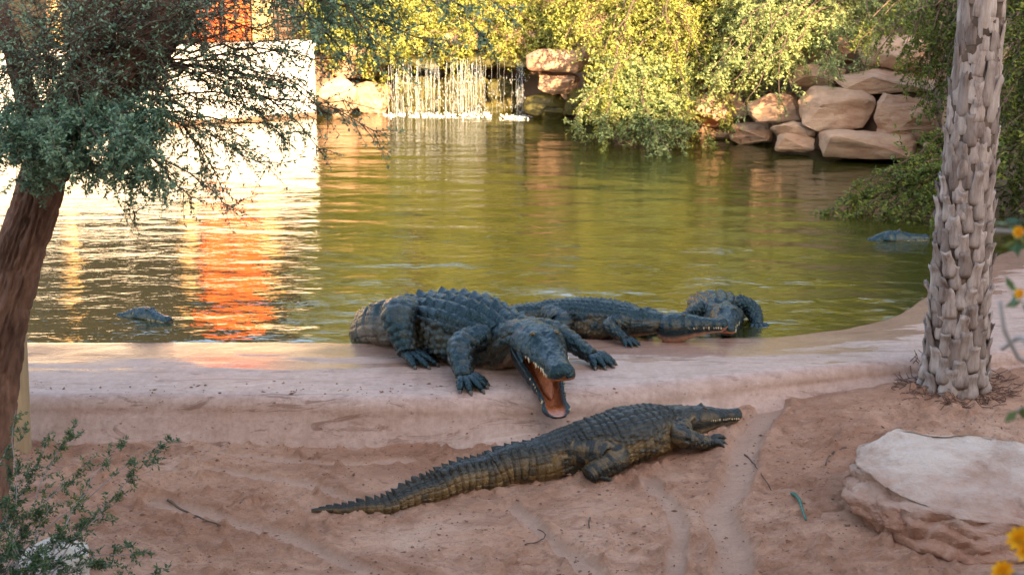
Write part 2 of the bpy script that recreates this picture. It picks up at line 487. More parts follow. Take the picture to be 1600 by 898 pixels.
def smooth_interp(x, xs, ys):
    d = 0.18
    return (np.interp(x - d, xs, ys) + np.interp(x, xs, ys) * 2 + np.interp(x + d, xs, ys) + np.interp(x - d / 2, xs, ys) * 2 + np.interp(x + d / 2, xs, ys) * 2) / 8

xl = np.linspace(-8, 7.5, 460)
by, bz, cy, cz = (smooth_interp(xl, XS, a) for a in (B_Y, B_Z, C_Y, C_Z))
wy = smooth_interp(xl, W_X, W_Y)
rows, wetv = [], []
for k in np.linspace(0, 1, 14):                       # submerged apron
    yy = wy + 2.2 * (1 - k)
    rows.append((yy, WATER_Z - 0.55 * (1 - k) ** 0.8 + 0 * yy)); wetv.append(np.full_like(xl, 1.4))
for k in np.linspace(0, 1, 34)[1:]:                   # flat top
    yy = wy + (cy + 0.06 - wy) * k
    rows.append((yy, WATER_Z + (cz - WATER_Z) * np.sin(k * np.pi / 2) ** 0.9)); wetv.append(1.12 - (wy - yy) / 1.2)
for k in np.linspace(0, 1, 26)[1:]:                   # rounded nose and face
    h = cz - (bz - 0.10)
    ang = k * np.pi / 2
    nose = 0.10 + 0.05 * np.exp(-((xl - 0.4) / 0.7) ** 2)
    if k < 0.35:
        q = k / 0.35 * np.pi / 2
        rows.append((cy + 0.06 - nose * np.sin(q), cz - nose * (1 - np.cos(q))))
    else:
        q = (k - 0.35) / 0.65
        y0, z0 = cy + 0.06 - nose, cz - nose
        rows.append((y0 + (by - y0 - 0.03) * q ** 1.2, z0 + (bz - 0.10 - z0) * q))
    wetv.append(np.full_like(xl, -1.0))
P = np.stack([np.stack([xl, r[0], r[1]], -1) for r in rows])
P[..., 2] += 0.008 * fbm(P[..., 0] * 1.7, P[..., 1] * 2.2, octv=4, seed=5)
P[..., 1] += 0.012 * fbm(P[..., 0] * 2.1, P[..., 2] * 5, octv=4, seed=9)
acc = Acc(); acc.grid(P, np.repeat(np.stack(wetv)[..., None], 3, -1), wrap=False, flip=True)
ledge_me = acc.mesh('concrete_ledge', True, True)
structure(link('concrete_ledge', ledge_me, M['ledge']))

def sand_z(x, y):
    b_y = smooth_interp(x, XS, B_Y); b_z = smooth_interp(x, XS, B_Z)
    d = np.maximum(b_y - y, 0)
    z = b_z - (b_z - 0.02) * sstep(0.0, 2.4, d) * np.where(x > 1.2, 0.55, 1.0) - 0.0
    fall = sstep(1.0, 1.8, x)
    z = b_z - (b_z - 0.02) * sstep(0.0, 2.4, d) * (1 - 0.45 * fall)
    z = z + 1.6 * sstep(5.9, 2.6, y)                  # bank the viewer stands on
    z = z - 0.5 * sstep(0.10, 0.45, y - b_y)          # dives under the ledge
    return z

gx, gy = np.meshgrid(np.arange(-4.4, 5.2, 0.019), np.concatenate([np.arange(2.0, 6.9, 0.08), np.arange(6.9, 9.5, 0.017), np.arange(9.5, 10.9, 0.05)]), indexing='xy')
gz = sand_z(gx, gy)
rough_mask = 1.0
# drag channels left by tails and bellies
def channel(pts, w, depth, rim):
    global gz, rough_mask
    q, _ = catmull([(p.x, p.y) for p in pts], 120)
    d = np.full(gx.shape, 9.0)
    for a in q: d = np.minimum(d, np.hypot(gx - a[0], gy - a[1]))
    d = d + 0.03 * fbm(gx * 5, gy * 5, seed=31)
    gz = gz - depth * (1 - sstep(w * 0.6, w, d)) + rim * np.exp(-((d - w * 1.25) / (w * 0.35)) ** 2)
    rough_mask = rough_mask * (0.12 + 0.88 * sstep(w * 0.7, w * 1.15, d))
channel([PZ(*p, 0.1) for p in ((1205, 668), (1165, 720), (1150, 770), (1120, 800), (1145, 850), (1135, 930))], 0.105, 0.036, 0.024)
channel([PZ(*p, 0.1) for p in ((330, 745), (470, 760), (620, 800))], 0.06, 0.020, 0.016)
channel([PZ(*p, 0.05) for p in ((800, 800), (860, 850), (960, 920))], 0.065, 0.022, 0.018)
channel([PZ(*p, 0.05) for p in ((1010, 770), (1060, 830), (1050, 910))], 0.055, 0.018, 0.016)
channel([PZ(*p, 0.12) for p in ((300, 712), (520, 728), (640, 722))], 0.05, 0.012, 0.014)
channel([PZ(*p, 0.05) for p in ((240, 800), (430, 840), (600, 900))], 0.07, 0.022, 0.018)
lump = fbm(gx * 2.0, gy * 2.6, octv=3, seed=2) * 0.022
med = fbm(gx * 7, gy * 9, octv=4, seed=11)
clod = np.maximum(fbm(gx * 15, gy * 15, octv=3, seed=23) - 0.12, 0) * 0.05 * sstep(0.40, 0.62, vnoise(gx * 1.4, gy * 1.4, seed=77))
crk = -np.clip(0.16 - np.abs(fbm(gx * 9, gy * 11, octv=3, seed=53)), 0, 1) * 0.085 * sstep(0.42, 0.6, vnoise(gx * 1.2, gy * 1.5, seed=58))
scuff = np.abs(fbm(gx * 4 + 2 * gy, gy * 13, octv=3, seed=41)) * 0.022
gz = gz + lump + (med * 0.019 + clod * 1.9 + crk + 1.6 * scuff * sstep(0.4, 0.6, vnoise(gx * 0.9, gy * 1.1, seed=4))) * rough_mask
# claw and foot prints
for k in range(70):
    fx, fy = RNG.uniform(-2.6, 3.0), RNG.uniform(7.1, 8.7)
    a = RNG.uniform(0, np.pi)
    u = (gx - fx) * np.cos(a) + (gy - fy) * np.sin(a); v = -(gx - fx) * np.sin(a) + (gy - fy) * np.cos(a)
    s = np.exp(-(u / 0.07) ** 2 - (v / 0.025) ** 2)
    gz = gz - 0.013 * s + 0.008 * np.exp(-(u / 0.09) ** 2 - ((v - 0.05) / 0.02) ** 2)
# heap of soil slumped against the face of the ledge
hp = PZ(632, 697, 0.14)
gz = gz + 0.05 * np.exp(-((gx - hp.x) / 0.16) ** 2 - ((gy - hp.y) / 0.07) ** 2)
acc = Acc(); acc.grid(np.stack([gx, gy, gz], -1), np.repeat((1 - rough_mask * np.ones_like(gx))[..., None], 3, -1), wrap=False)
sand_me = acc.mesh('sand', True, True)
structure(link('sand_ground', sand_me, M['sand']))

def bvh_of(me):
    V = np.empty(len(me.vertices) * 3, np.float32); me.vertices.foreach_get('co', V)
    return BVHTree.FromPolygons(V.reshape(-1, 3).tolist(), [tuple(p.vertices) for p in me.polygons])
BV = [bvh_of(ledge_me), bvh_of(sand_me)]
def gnd(x, y):
    z = -1.0
    for bv in BV:
        h = bv.ray_cast(Vector((x, y, 4.0)), Vector((0, 0, -1)))
        if h[0] is not None: z = max(z, h[0].z)
    return z
def G(px, py):
    o = Vector((0, 0, CAM_H)); d = ray(px, py).normalized(); best = None
    for bv in BV:
        h = bv.ray_cast(o, d)
        if h[0] is not None and (best is None or h[3] < best[1]): best = (h[0], h[3])
    return best[0]

# pond outline
near = [(x, y - 0.25) for x, y in zip(W_X[::-1], W_Y[::-1]) if x <= 5.1]
POND = [(5.5, 15.2), (5.9, 17.5), (5.75, 19.6), (4.6, 20.9), (3.5, 22.4), (2.4, 23.9), (1.2, 25.4), (0.4, 26.6), (-2.7, 26.9), (-3.3, 26.3), (-4.6, 25.3), (-12.5, 19.8), (-14, 12)] + near[::-1]
def pond_sd(x, y):
    p = np.array(POND); q = np.roll(p, -1, 0)
    d = np.full(x.shape, 1e9); ins = np.zeros(x.shape, bool)
    for (ax, ay), (bx, by_) in zip(p, q):
        ex, ey = bx - ax, by_ - ay
        tt = np.clip(((x - ax) * ex + (y - ay) * ey) / (ex * ex + ey * ey), 0, 1)
        d = np.minimum(d, np.hypot(x - ax - tt * ex, y - ay - tt * ey))
        c = ((ay > y) != (by_ > y)) & (x < (bx - ax) * (y - ay) / (by_ - ay + 1e-12) + ax)
        ins ^= c
    return np.where(ins, -d, d)
ax_ = np.concatenate([np.linspace(-150, -20, 14)[:-1], np.arange(-20, 20, 0.4), np.linspace(20, 150, 14)])
ay_ = np.concatenate([np.linspace(-80, -6, 10)[:-1], np.arange(-6, 42, 0.4), np.linspace(42, 220, 14)])
X, Y = np.meshgrid(ax_, ay_)
sd = pond_sd(X, Y)
zf = 0.15 + 1.15 * sstep(0.0, 0.9, sd) + 2.4 * sstep(0.8, 6.5, sd) + 0.5 * fbm(X * 0.3, Y * 0.3, seed=3) * sstep(1, 6, sd)
zn = np.minimum(sand_z(X, Y), 0.5 + 1.6 * sstep(5.9, 2.6, Y)) - 0.22
zn = np.where(Y > 8.3, np.minimum(zn, 0.0), zn)
blend = sstep(11.5, 14.5, Y) * sstep(0, 0.01, sd) + 0
Z = np.where(sd < 0, -0.9 * sstep(0.0, -0.8, sd) - 0.05, zn * (1 - sstep(11.2, 14.0, Y)) + zf * sstep(11.2, 14.0, Y))
acc = Acc(); acc.grid(np.stack([X, Y, Z], -1), None, wrap=False)
structure(link('ground', acc.mesh('ground'), M['earth']))

# water with real ripples
wx, wy_ = np.meshgrid(np.arange(-11.0, 6.6, 0.058), np.concatenate([np.arange(10.2, 16.0, 0.040), np.arange(16.0, 27.2, 0.065)]))
h = np.zeros_like(wx)
amp_l = 0.62 - 0.30 * sstep(-1.5, -3.5, wx)
for k in range(15):
    a = RNG.normal(np.pi / 2, 0.42); lam = 0.16 * 1.17 ** k
    ph = RNG.uniform(0, 6.28)
    warp = 2.2 * fbm(wx * 0.5, wy_ * 0.5, octv=2, seed=60 + k)
    env = 0.35 + 1.1 * vnoise(wx * 0.35, wy_ * 0.5, seed=90 + k)
    h += env * 0.0031 * lam ** 0.85 * np.sin(2 * np.pi / lam * (wx * np.cos(a) + wy_ * np.sin(a)) + ph + warp)
sw = PZ(245, 500, WATER_Z)
rr = np.hypot((wx - sw.x + 0.2), (wy_ - sw.y) * 1.0)
h += 0.0042 * np.exp(-rr / 2.6) * np.sin(2 * np.pi * rr / 0.36 + 1.3 * fbm(wx, wy_, octv=2, seed=8))
wf = np.hypot(np.maximum(np.abs(wx + 1.1) - 1.4, 0), wy_ - 26.2)
h += 0.004 * np.exp(-wf / 2.2) * np.sin(2 * np.pi * wf / 0.22 + 2.0 * fbm(wx * 2, wy_ * 2, octv=2, seed=18))
acc = Acc(); acc.grid(np.stack([wx, wy_, WATER_Z + h * amp_l * 1.0], -1), None, wrap=False)
structure(link('pond_water', acc.mesh('pond_water'), M['water']))
#MARK_STRUCTURE_END

# ------------------------------------------------------------------ rocks
def rock_mesh(name, pts, bevel=0.05, cuts=4, amp=0.03, freq=3.0, seed=0, strata=0.5, ledges=0.0):
    bm = bmesh.new()
    for p in pts: bm.verts.new(p)
    r = bmesh.ops.convex_hull(bm, input=bm.verts)
    bmesh.ops.delete(bm, geom=list({g for g in r['geom_interior'] + r['geom_unused'] if isinstance(g, bmesh.types.BMVert)}), context='VERTS')
    bmesh.ops.dissolve_limit(bm, angle_limit=R(9), verts=bm.verts, edges=bm.edges)
    if bevel: bmesh.ops.bevel(bm, geom=bm.edges[:], offset=bevel, segments=2, profile=0.6, affect='EDGES', clamp_overlap=True)
    bmesh.ops.triangulate(bm, faces=bm.faces)
    size = max((v.co.length for v in bm.verts), default=1)
    for c in range(cuts):
        lim = size * 2 / (2.2 ** (c + 1.6))
        ed = [e for e in bm.edges if e.calc_length() > lim]
        if ed: bmesh.ops.subdivide_edges(bm, edges=ed, cuts=1)
        bmesh.ops.triangulate(bm, faces=bm.faces)
    bm.normal_update()
    co = np.array([v.co for v in bm.verts]); no = np.array([v.normal for v in bm.verts])
    d = fbm(co[:, 0] * freq, co[:, 1] * freq, co[:, 2] * freq * 1.5, octv=5, seed=seed)
    d2 = fbm(co[:, 0] * freq * 0.6, co[:, 1] * freq * 0.6, co[:, 2] * freq * 5, octv=3, seed=seed + 7)
    rg = -np.abs(fbm(co[:, 0] * freq * 1.3, co[:, 1] * freq * 1.3, co[:, 2] * freq * 1.3, octv=3, seed=seed + 3))
    if ledges:
        zz_ = co[:, 2] * 13 + 1.6 * fbm(co[:, 0] * 2.2, co[:, 1] * 2.2, octv=3, seed=seed + 19)
        sv = np.hypot(no[:, 0], no[:, 1])
        co = co + no * (ledges * sv * (np.abs((zz_ % 1.0) * 2 - 1) ** 0.5 - 0.6) * (0.4 + vnoise(co[:, 0] * 3, co[:, 1] * 3, seed=seed + 23)))[:, None]
        vx_ = co[:, 0] * 4.3 + co[:, 2] * 1.5 + 2.6 * fbm(co[:, 2] * 2.5, co[:, 0] * 2.5, octv=2, seed=seed + 29)
        co = co - no * (ledges * 0.9 * sv * sstep(0.45, 0.65, vnoise(co[:, 2] * 5, co[:, 0] * 4, seed=seed + 31)) * np.clip(1 - np.abs((vx_ % 1.0) - 0.5) * 9, 0, 1))[:, None]
    co = co + no * (amp * (d + strata * d2 + 0.8 * rg))[:, None]
    for v, c in zip(bm.verts, co): v.co = c
    me = bpy.data.meshes.new(name); bm.to_mesh(me); bm.free()
    for p in me.polygons: p.use_smooth = True
    try: me.set_sharp_from_angle(angle=R(32))
    except Exception: pass
    return me

def block_pts(w, d, h, rng, k=26, box=5.0):
    P = []
    while len(P) < k:
        v = rng.normal(size=3); v /= (np.abs(v) ** box).sum() ** (1 / box)
        P.append((v[0] * w / 2 * rng.uniform(0.86, 1.0), v[1] * d / 2 * rng.uniform(0.8, 1.0), v[2] * h / 2 * rng.uniform(0.84, 1.0)))
    return P

def stone(parent, box, Y, mat, seed, name='stone', depth=0.8, tilt=0.0, grow=1.06):
    """stone whose face fills the pixel box at distance Y"""
    x0, y0, x1, y1 = box
    a, b_ = PY(x0, y1, Y), PY(x1, y0, Y)
    w, h_ = (b_.x - a.x) * grow, (b_.z - a.z) * grow
    d = max(w * depth, 0.5)
    rng = np.random.default_rng(seed)
    me = rock_mesh(name, block_pts(w, d, h_, rng), bevel=min(w, h_) * 0.09, cuts=3, amp=min(w, h_) * 0.13, freq=1.5 / max(w, h_) * 1.6, seed=seed)
    o = link(name, me, mat, parent)
    o.location = ((a.x + b_.x) / 2 - (parent.location.x if parent else 0), Y + d * 0.32 - (parent.location.y if parent else 0), (a.z + b_.z) / 2 - (parent.location.z if parent else 0))
    o.rotation_euler = (0, tilt, rng.uniform(-0.12, 0.12))
    return o

rw = thing('rock_wall', (4.6, 21.5, WATER_Z), 'retaining wall of large tan sandstone blocks rising from the pond', 'rock wall')
for i, (bx, Y, dp, tl) in enumerate([
        ((1274, 207, 1452, 262), 19.9, 0.7, 0.06), ((1250, 138, 1378, 212), 20.7, 0.8, 0.0), ((1370, 146, 1480, 222), 20.1, 0.8, 0.03),
        ((1208, 193, 1284, 226), 20.9, 0.9, 0.05), ((1203, 210, 1278, 241), 20.7, 0.8, 0.04), ((1142, 192, 1212, 228), 21.9, 0.9, 0.0),
        ((1168, 146, 1258, 198), 21.6, 0.9, -0.03), ((1308, 111, 1482, 149), 20.9, 0.7, -0.02), ((1335, 58, 1486, 114), 21.3, 0.8, 0.02),
        ((1088, 200, 1150, 228), 22.6, 0.9, 0.0), ((1448, 218, 1500, 254), 19.6, 0.9, 0.0), ((1235, 100, 1330, 142), 21.5, 0.9, 0.0),
        ((1250, 52, 1345, 102), 22.0, 0.9, 0.0), ((1020, 196, 1092, 226), 23.4, 0.9, 0.0), ((1470, 150, 1570, 230), 19.6, 0.8, 0.0),
        ((1480, 60, 1590, 150), 20.0, 0.8, 0.0), ((1080, 150, 1172, 202), 22.6, 0.9, 0.0)]):
    stone(rw, bx, Y, M['far_rock'], 100 + i, depth=dp, tilt=tl)

wfr = thing('waterfall_rock_face', (-1.1, 26.3, WATER_Z), 'mossy rock niche with shade put into its dark colour and tan slabs behind the waterfall', 'rock face')
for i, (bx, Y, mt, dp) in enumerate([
        ((824, 78, 925, 116), 25.3, 'far_rock', 0.8), ((838, 114, 905, 150), 25.4, 'far_rock', 0.8), ((820, 146, 890, 192), 25.4, 'wet_shade_rock', 0.8),
        ((880, 140, 960, 195), 25.2, 'wet_shade_rock', 0.8), ((488, 118, 560, 184), 26.0, 'far_rock', 0.7), ((550, 128, 612, 184), 26.4, 'far_rock', 0.7),
        ((600, 110, 690, 188), 26.9, 'wet_shade_rock', 0.5), ((680, 112, 770, 190), 26.9, 'wet_shade_rock', 0.5), ((756, 120, 826, 190), 26.8, 'wet_shade_rock', 0.5),
        ((590, 84, 700, 112), 26.5, 'wet_shade_rock', 0.8), ((690, 82, 790, 110), 26.55, 'wet_shade_rock', 0.8), ((778, 84, 850, 112), 26.4, 'wet_shade_rock', 0.8),
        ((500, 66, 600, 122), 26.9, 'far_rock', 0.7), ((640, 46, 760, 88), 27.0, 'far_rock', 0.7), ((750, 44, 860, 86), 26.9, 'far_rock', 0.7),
        ((900, 60, 990, 112), 25.6, 'far_rock', 0.8), ((740, 160, 792, 192), 26.5, 'wet_shade_rock', 0.5), ((610, 164, 660, 190), 26.6, 'wet_shade_rock', 0.5)]):
    stone(wfr, bx, Y, M[mt], 200 + i, depth=dp)

# falling water: separate wobbling strands and a line of foam
wf_o = thing('waterfall', (-1.2, 26.1, WATER_Z), 'thin white curtain of falling water dropping into the pond', 'waterfall')
def strand(px, ytop, ybot, w, seed, Y=26.05):
    rng = np.random.default_rng(seed)
    a, b_ = PY(px, ytop, Y + 0.12), PY(px + rng.uniform(-3, 3), ybot, Y - 0.05)
    n = 26
    u = np.linspace(0, 1, n)
    x = a.x + (b_.x - a.x) * u + 0.03 * fbm(u * 6, np.full(n, seed * 1.3), octv=3, seed=seed)
    y = a.y + (b_.y - a.y) * np.minimum(1, u * 3) + 0.02 * fbm(u * 6, np.full(n, seed * 2.3), octv=3, seed=seed + 1)
    z = a.z + (b_.z - a.z) * u
    r = w * (0.35 + 0.9 * vnoise(u * 9, np.full(n, seed * 0.7), seed=seed)) * (0.7 + 0.5 * u)
    ac = Acc(); ac.tube(np.stack([x, y, z], 1), r, 6)
    # drops torn off beside the strand
    for k in range(8):
        q = rng.uniform(0.2, 1.0); c = np.array([np.interp(q, u, x) + rng.normal(0, 0.05), np.interp(q, u, y) - rng.uniform(0, 0.05), np.interp(q, u, z)])
        rr_ = rng.uniform(0.004, 0.010)
        ac.tube(np.array([c - [0, 0, rr_ * 2.5], c, c + [0, 0, rr_ * 2.5]]), [rr_ * 0.4, rr_, rr_ * 0.3], 5)
    me = ac.mesh('water_strand')
    o = link('water_strand', me, M['fall'], wf_o); o.matrix_parent_inverse = Matrix.Translation(-Vector(wf_o.location))
rg = np.random.default_rng(3)
xs_str = np.concatenate([rg.uniform(606, 762, 40), rg.normal(738, 9, 9), rg.uniform(762, 800, 4), rg.normal(812, 5, 8)])
for i, px in enumerate(xs_str):
    strand(px, rg.uniform(88, 104) if px < 800 else rg.uniform(92, 104), rg.uniform(174, 182), rg.uniform(0.0025, 0.008) if px < 765 or px > 800 else 0.0025, 300 + i)
for k, (x0, x1) in enumerate(((612, 640), (655, 690), (700, 728), (728, 752), (806, 818))):
    n, m_ = 30, 14
    u = np.linspace(0, 1, n)[:, None]; v = np.linspace(0, 1, m_)[None]
    a_, b_ = PY(x0, 100, 26.12), PY(x1, 178, 26.02)
    P_ = np.stack([a_.x + (b_.x - a_.x) * v + 0.04 * fbm(u * 5, v * 3 + k, octv=3, seed=k), 26.12 - 0.10 * u + 0.03 * fbm(u * 4, v * 9 + k, octv=3, seed=k + 9), a_.z + (b_.z - a_.z) * u + 0 * v], -1)
    ac = Acc(); ac.grid(P_, None, wrap=False)
    o = link('water_sheet', ac.mesh('water_sheet'), M['sheet'], wf_o); o.matrix_parent_inverse = Matrix.Translation(-Vector(wf_o.location))
ac = Acc()
for i in range(420):
    px = rg.uniform(598, 768) if i % 4 else rg.normal(806, 14)
    c = PZ(px, 180 + rg.normal(0, 2.2) + (3 if px > 780 else 0), WATER_Z)
    r_ = rg.uniform(0.006, 0.02)
    ac.tube(np.array([[c.x, c.y, c.z - r_ * 0.3], [c.x, c.y, c.z + r_ * 0.3], [c.x, c.y, c.z + r_ * 0.9]]), [r_, r_ * 0.9, r_ * 0.3], 6)
fo = link('foam', ac.mesh('foam'), M['foam'], wf_o); fo.matrix_parent_inverse = Matrix.Translation(-Vector(wf_o.location)); fo['kind'] = 'stuff'

# boulder with a flat pale top, foreground right
def boulder_at():
    # outline in metres about the boulder's base centre: x right, y away, z up
    top = [(-0.55, 0.42, 0.47), (-0.30, 0.55, 0.53), (0.18, 0.52, 0.52), (0.72, 0.40, 0.44), (1.02, 0.10, 0.36), (0.95, -0.28, 0.29), (0.45, -0.40, 0.30), (-0.12, -0.36, 0.33), (-0.46, -0.08, 0.40), (-0.60, 0.20, 0.44)]
    mid = [(-0.66, 0.30, 0.27), (-0.62, 0.02, 0.22), (-0.48, -0.22, 0.19), (-0.18, -0.47, 0.12), (0.32, -0.55, 0.06), (0.85, -0.46, 0.10), (1.15, -0.1, 0.15), (1.05, 0.4, 0.2), (0.3, 0.66, 0.25), (-0.4, 0.62, 0.25)]
    bot = [(-0.42, 0.25, -0.04), (-0.34, -0.05, -0.05), (0.0, -0.33, -0.07), (0.45, -0.45, -0.08), (0.9, -0.2, -0.08), (0.7, 0.4, -0.08), (-0.1, 0.45, -0.08)]
    return top + mid + bot
me = rock_mesh('boulder', boulder_at(), 0.008, 6, 0.040, 3.4, 5, 0.9, 0.035)
bp = PZ(1462, 850, 0.04)
bo = link('boulder', me, M['boulder'], loc=(2.46, 7.5, 0.05)); bo.scale = (0.97, 0.97, 0.93)
bo.rotation_euler = (0, 0, R(-4))
tag(bo, 'large flat-topped pinkish white boulder lying on the bare sand', 'boulder')
me = rock_mesh('stone', block_pts(0.42, 0.34, 0.26, np.random.default_rng(12), 18), 0.015, 4, 0.016, 6, 8)
sp = PZ(82, 888, 0.1)
so = link('stone', me, M['pale_stone'], loc=(sp.x, sp.y, gnd(sp.x, sp.y) + 0.06))
tag(so, 'small pale cream stone half hidden behind the feathery green sprigs', 'stone')

# ------------------------------------------------------------------ lodge on the far left shore
A0 = np.array([-3.45, 25.95, 0.0]); E = np.array([-0.82, -0.572, 0.0]); NI = np.array([-0.572, 0.82, 0.0]); UZ = np.array([0, 0, 1.0])
lodge = thing('lodge_building', tuple(A0), 'white walled lodge with cream pillars and orange drapes beside the pond', 'building')
def lb(name, mat, q0, q1, i0, i1, z0, z1, parent=lodge):
    ac = Acc(); ac.box(A0 + E * q0 + NI * i0 + UZ * z0 - A0, E * (q1 - q0), NI * (i1 - i0), UZ * (z1 - z0))
    F = ac.F4[-1]; ac.F4[-1] = F[:, ::-1]
    return link(name, ac.mesh(name, False), M[mat], parent)
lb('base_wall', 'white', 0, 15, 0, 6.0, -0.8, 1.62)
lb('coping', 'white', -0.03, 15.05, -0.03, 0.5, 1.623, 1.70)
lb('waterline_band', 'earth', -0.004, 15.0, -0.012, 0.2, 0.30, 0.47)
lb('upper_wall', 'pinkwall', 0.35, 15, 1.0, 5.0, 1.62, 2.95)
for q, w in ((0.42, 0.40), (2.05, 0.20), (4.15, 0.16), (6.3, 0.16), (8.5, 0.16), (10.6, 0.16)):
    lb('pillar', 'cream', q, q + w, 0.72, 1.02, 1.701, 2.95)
for q0, q1 in ((2.27, 4.13), (4.33, 6.28), (6.48, 8.48), (8.68, 10.58), (10.78, 14.9)):
    w_ = lb('window', 'glass', q0, q1, 0.96, 1.03, 1.64, 2.948)
    lb('mullion', 'white', (q0 + q1) / 2 - 0.015, (q0 + q1) / 2 + 0.015, 0.93, 0.965, 1.75, 2.85, w_)
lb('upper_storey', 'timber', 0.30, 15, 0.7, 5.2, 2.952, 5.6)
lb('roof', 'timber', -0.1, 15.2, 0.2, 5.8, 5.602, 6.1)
def drape(q0, q1, z0, z1, inn, seed):
    n, m_ = 40, 14
    u = np.linspace(0, 1, n); v = np.linspace(0, 1, m_)
    P = np.zeros((m_, n, 3))
    for j, vv in enumerate(v):
        d = inn + 0.05 * np.sin(u * 34 + seed) * (0.5 + vv)
        P[j] = (E[None] * (q0 + (q1 - q0) * u)[:, None] + NI[None] * d[:, None] + UZ[None] * (z0 + (z1 - z0) * vv))
    ac = Acc(); ac.grid(P, None, wrap=False)
    o = link('drape', ac.mesh('drape'), M['orange'], lodge)
    s = o.modifiers.new('t', 'SOLIDIFY'); s.thickness = 0.012
drape(0.86, 1.42, 1.72, 4.2, 0.62, 0.3); drape(1.48, 2.0, 1.72, 4.0, 0.60, 1.7)
# thin mesh fence rail along the terrace
fence = thing('terrace_fence', tuple(A0 + UZ * 1.70), 'thin metal railing along the terrace above the white wall', 'fence')
for k in range(24):
    ac = Acc(); p = E * (0.1 + k * 0.5) + NI * 0.15
    ac.tube(np.array([p, p + UZ * 0.75]), 0.014, 6); link('fence_post', ac.mesh('fence_post'), M['timber'], fence)
for z in (0.25, 0.5, 0.74):
    ac = Acc(); ac.tube(np.array([E * 0.1 + NI * 0.15 + UZ * z, E * 11.6 + NI * 0.15 + UZ * z]), 0.010, 6); link('rail', ac.mesh('rail'), M['timber'], fence)

# unseen building added behind the viewer to keep the whole foreground in shade
vb = thing('shade_building', (2.0, -6.0, 0), 'unseen tall building added behind the viewing bank to shade the foreground', 'building')
def vbx(name, mat, x0, x1, y0, y1, z0, z1):
    ac = Acc(); ac.box((x0 - 2, y0 + 6, z0), (x1 - x0, 0, 0), (0, y1 - y0, 0), (0, 0, z1 - z0)); return link(name, ac.mesh(name, False), M[mat], vb)
vbx('wall', 'bounce_wall', -13, 26, -9, -4.5, 0, 10.9)
vbx('parapet', 'cream', -13.2, 26.2, -9.2, -4.3, 10.902, 11.5)
for zz in (2.4, 5.4, 8.2):
    for xx in np.arange(-11, 25, 3.0):
        vbx('window', 'glass', xx, xx + 1.4, -4.52, -4.44, zz, zz + 1.7)

# ------------------------------------------------------------------ foliage
def leaf_quads(base, dirn, nor, ln, wd):
    """rhombic leaves: arrays [k,3]"""
    side = nrm(np.cross(dirn, nor))
    P = np.stack([base, base + dirn * (ln * 0.5)[:, None] + side * (wd * 0.5)[:, None], base + dirn * ln[:, None], base + dirn * (ln * 0.5)[:, None] - side * (wd * 0.5)[:, None]], 1)
    return P

def grow(origins, targets, rng, arch=0.3, twigs=14, tlen=0.5, leaves=26, ll=0.07, lw=0.028, start=0.25, droop=0.25, r0=0.02, tw_dir=0.6, spread=1.0, twig_wood=True, side=0.75, nodes=3):
    """branches from origins to targets, twigs on them, feathery leaves on the twigs -> (wood Acc, leaf Acc)"""
    wood, lf = Acc(), Acc()
    nb = len(targets)
    TB, TD, TL = [], [], []
    for i in range(nb):
        o = np.asarray(origins[i % len(origins)]); t_ = np.asarray(targets[i])
        L = np.linalg.norm(t_ - o)
        mid = (o + t_) / 2 + np.array([0, 0, arch * L]) + rng.normal(0, 0.08 * L, 3)
        u = np.linspace(0, 1, 12)[:, None]
        pts = (1 - u) ** 2 * o + 2 * u * (1 - u) * mid + u ** 2 * t_
        pts[1:-1] += rng.normal(0, 0.012 * L, (10, 3))
        wood.tube(pts, np.linspace(r0, r0 * 0.25, 12) * (0.6 + 0.4 * rng.random()), 5 if r0 < 0.03 else 3, cap=False)
        s = rng.uniform(start, 1.0, twigs) ** 0.85
        idx = s * 11; i0 = np.minimum(idx.astype(int), 10); f = (idx - i0)[:, None]
        p = pts[i0] * (1 - f) + pts[i0 + 1] * f
        tan = nrm(pts[i0 + 1] - pts[i0])
        d = nrm(tan * tw_dir + rng.normal(0, 0.6 * spread, (twigs, 3)) + np.array([0, 0, -droop]))
        TB.append(p); TD.append(d); TL.append(tlen * rng.uniform(0.45, 1.2, twigs) * (1.15 - 0.5 * s))
    TB, TD, TL = np.concatenate(TB), np.concatenate(TD), np.concatenate(TL)
    k = len(TB)
    nodes_n = max(3, leaves // nodes)
    u = np.linspace(0.12, 1.0, nodes_n)
    sag = np.array([0, 0, -1.0]) * droop
    pos = TB[:, None] + TD[:, None] * (TL[:, None] * u[None])[..., None] + sag * (TL[:, None] * u[None] ** 2)[..., None] * 0.6
    if twig_wood:
        uu = np.linspace(0, 1, 5)
        tp = TB[:, None] + TD[:, None] * (TL[:, None] * uu[None])[..., None] + sag * (TL[:, None] * uu[None] ** 2)[..., None] * 0.6
        for q in range(0, k, 1 if r0 < 0.015 else 3):
            wood.tube(tp[q][::2], np.linspace(r0 * 0.28, r0 * 0.1, 3), 3, cap=False)
    pos = np.repeat(pos.reshape(-1, 3), nodes, axis=0)
    tdir = np.repeat(np.repeat(TD, nodes_n, axis=0), nodes, axis=0)
    n = len(pos)
    ld = nrm(tdir * 0.45 + rng.normal(0, side, (n, 3)) * np.array([1, 1, 0.65]))
    no = nrm(rng.normal(0, 0.55, (n, 3)) + np.array([0, 0, 1.0]))
    ln_ = ll * rng.uniform(0.55, 1.25, n); wd_ = lw * rng.uniform(0.7, 1.25, n)
    lf.quads(leaf_quads(pos + rng.normal(0, ll * 0.15, (n, 3)), ld, no, ln_, wd_))
    return wood, lf

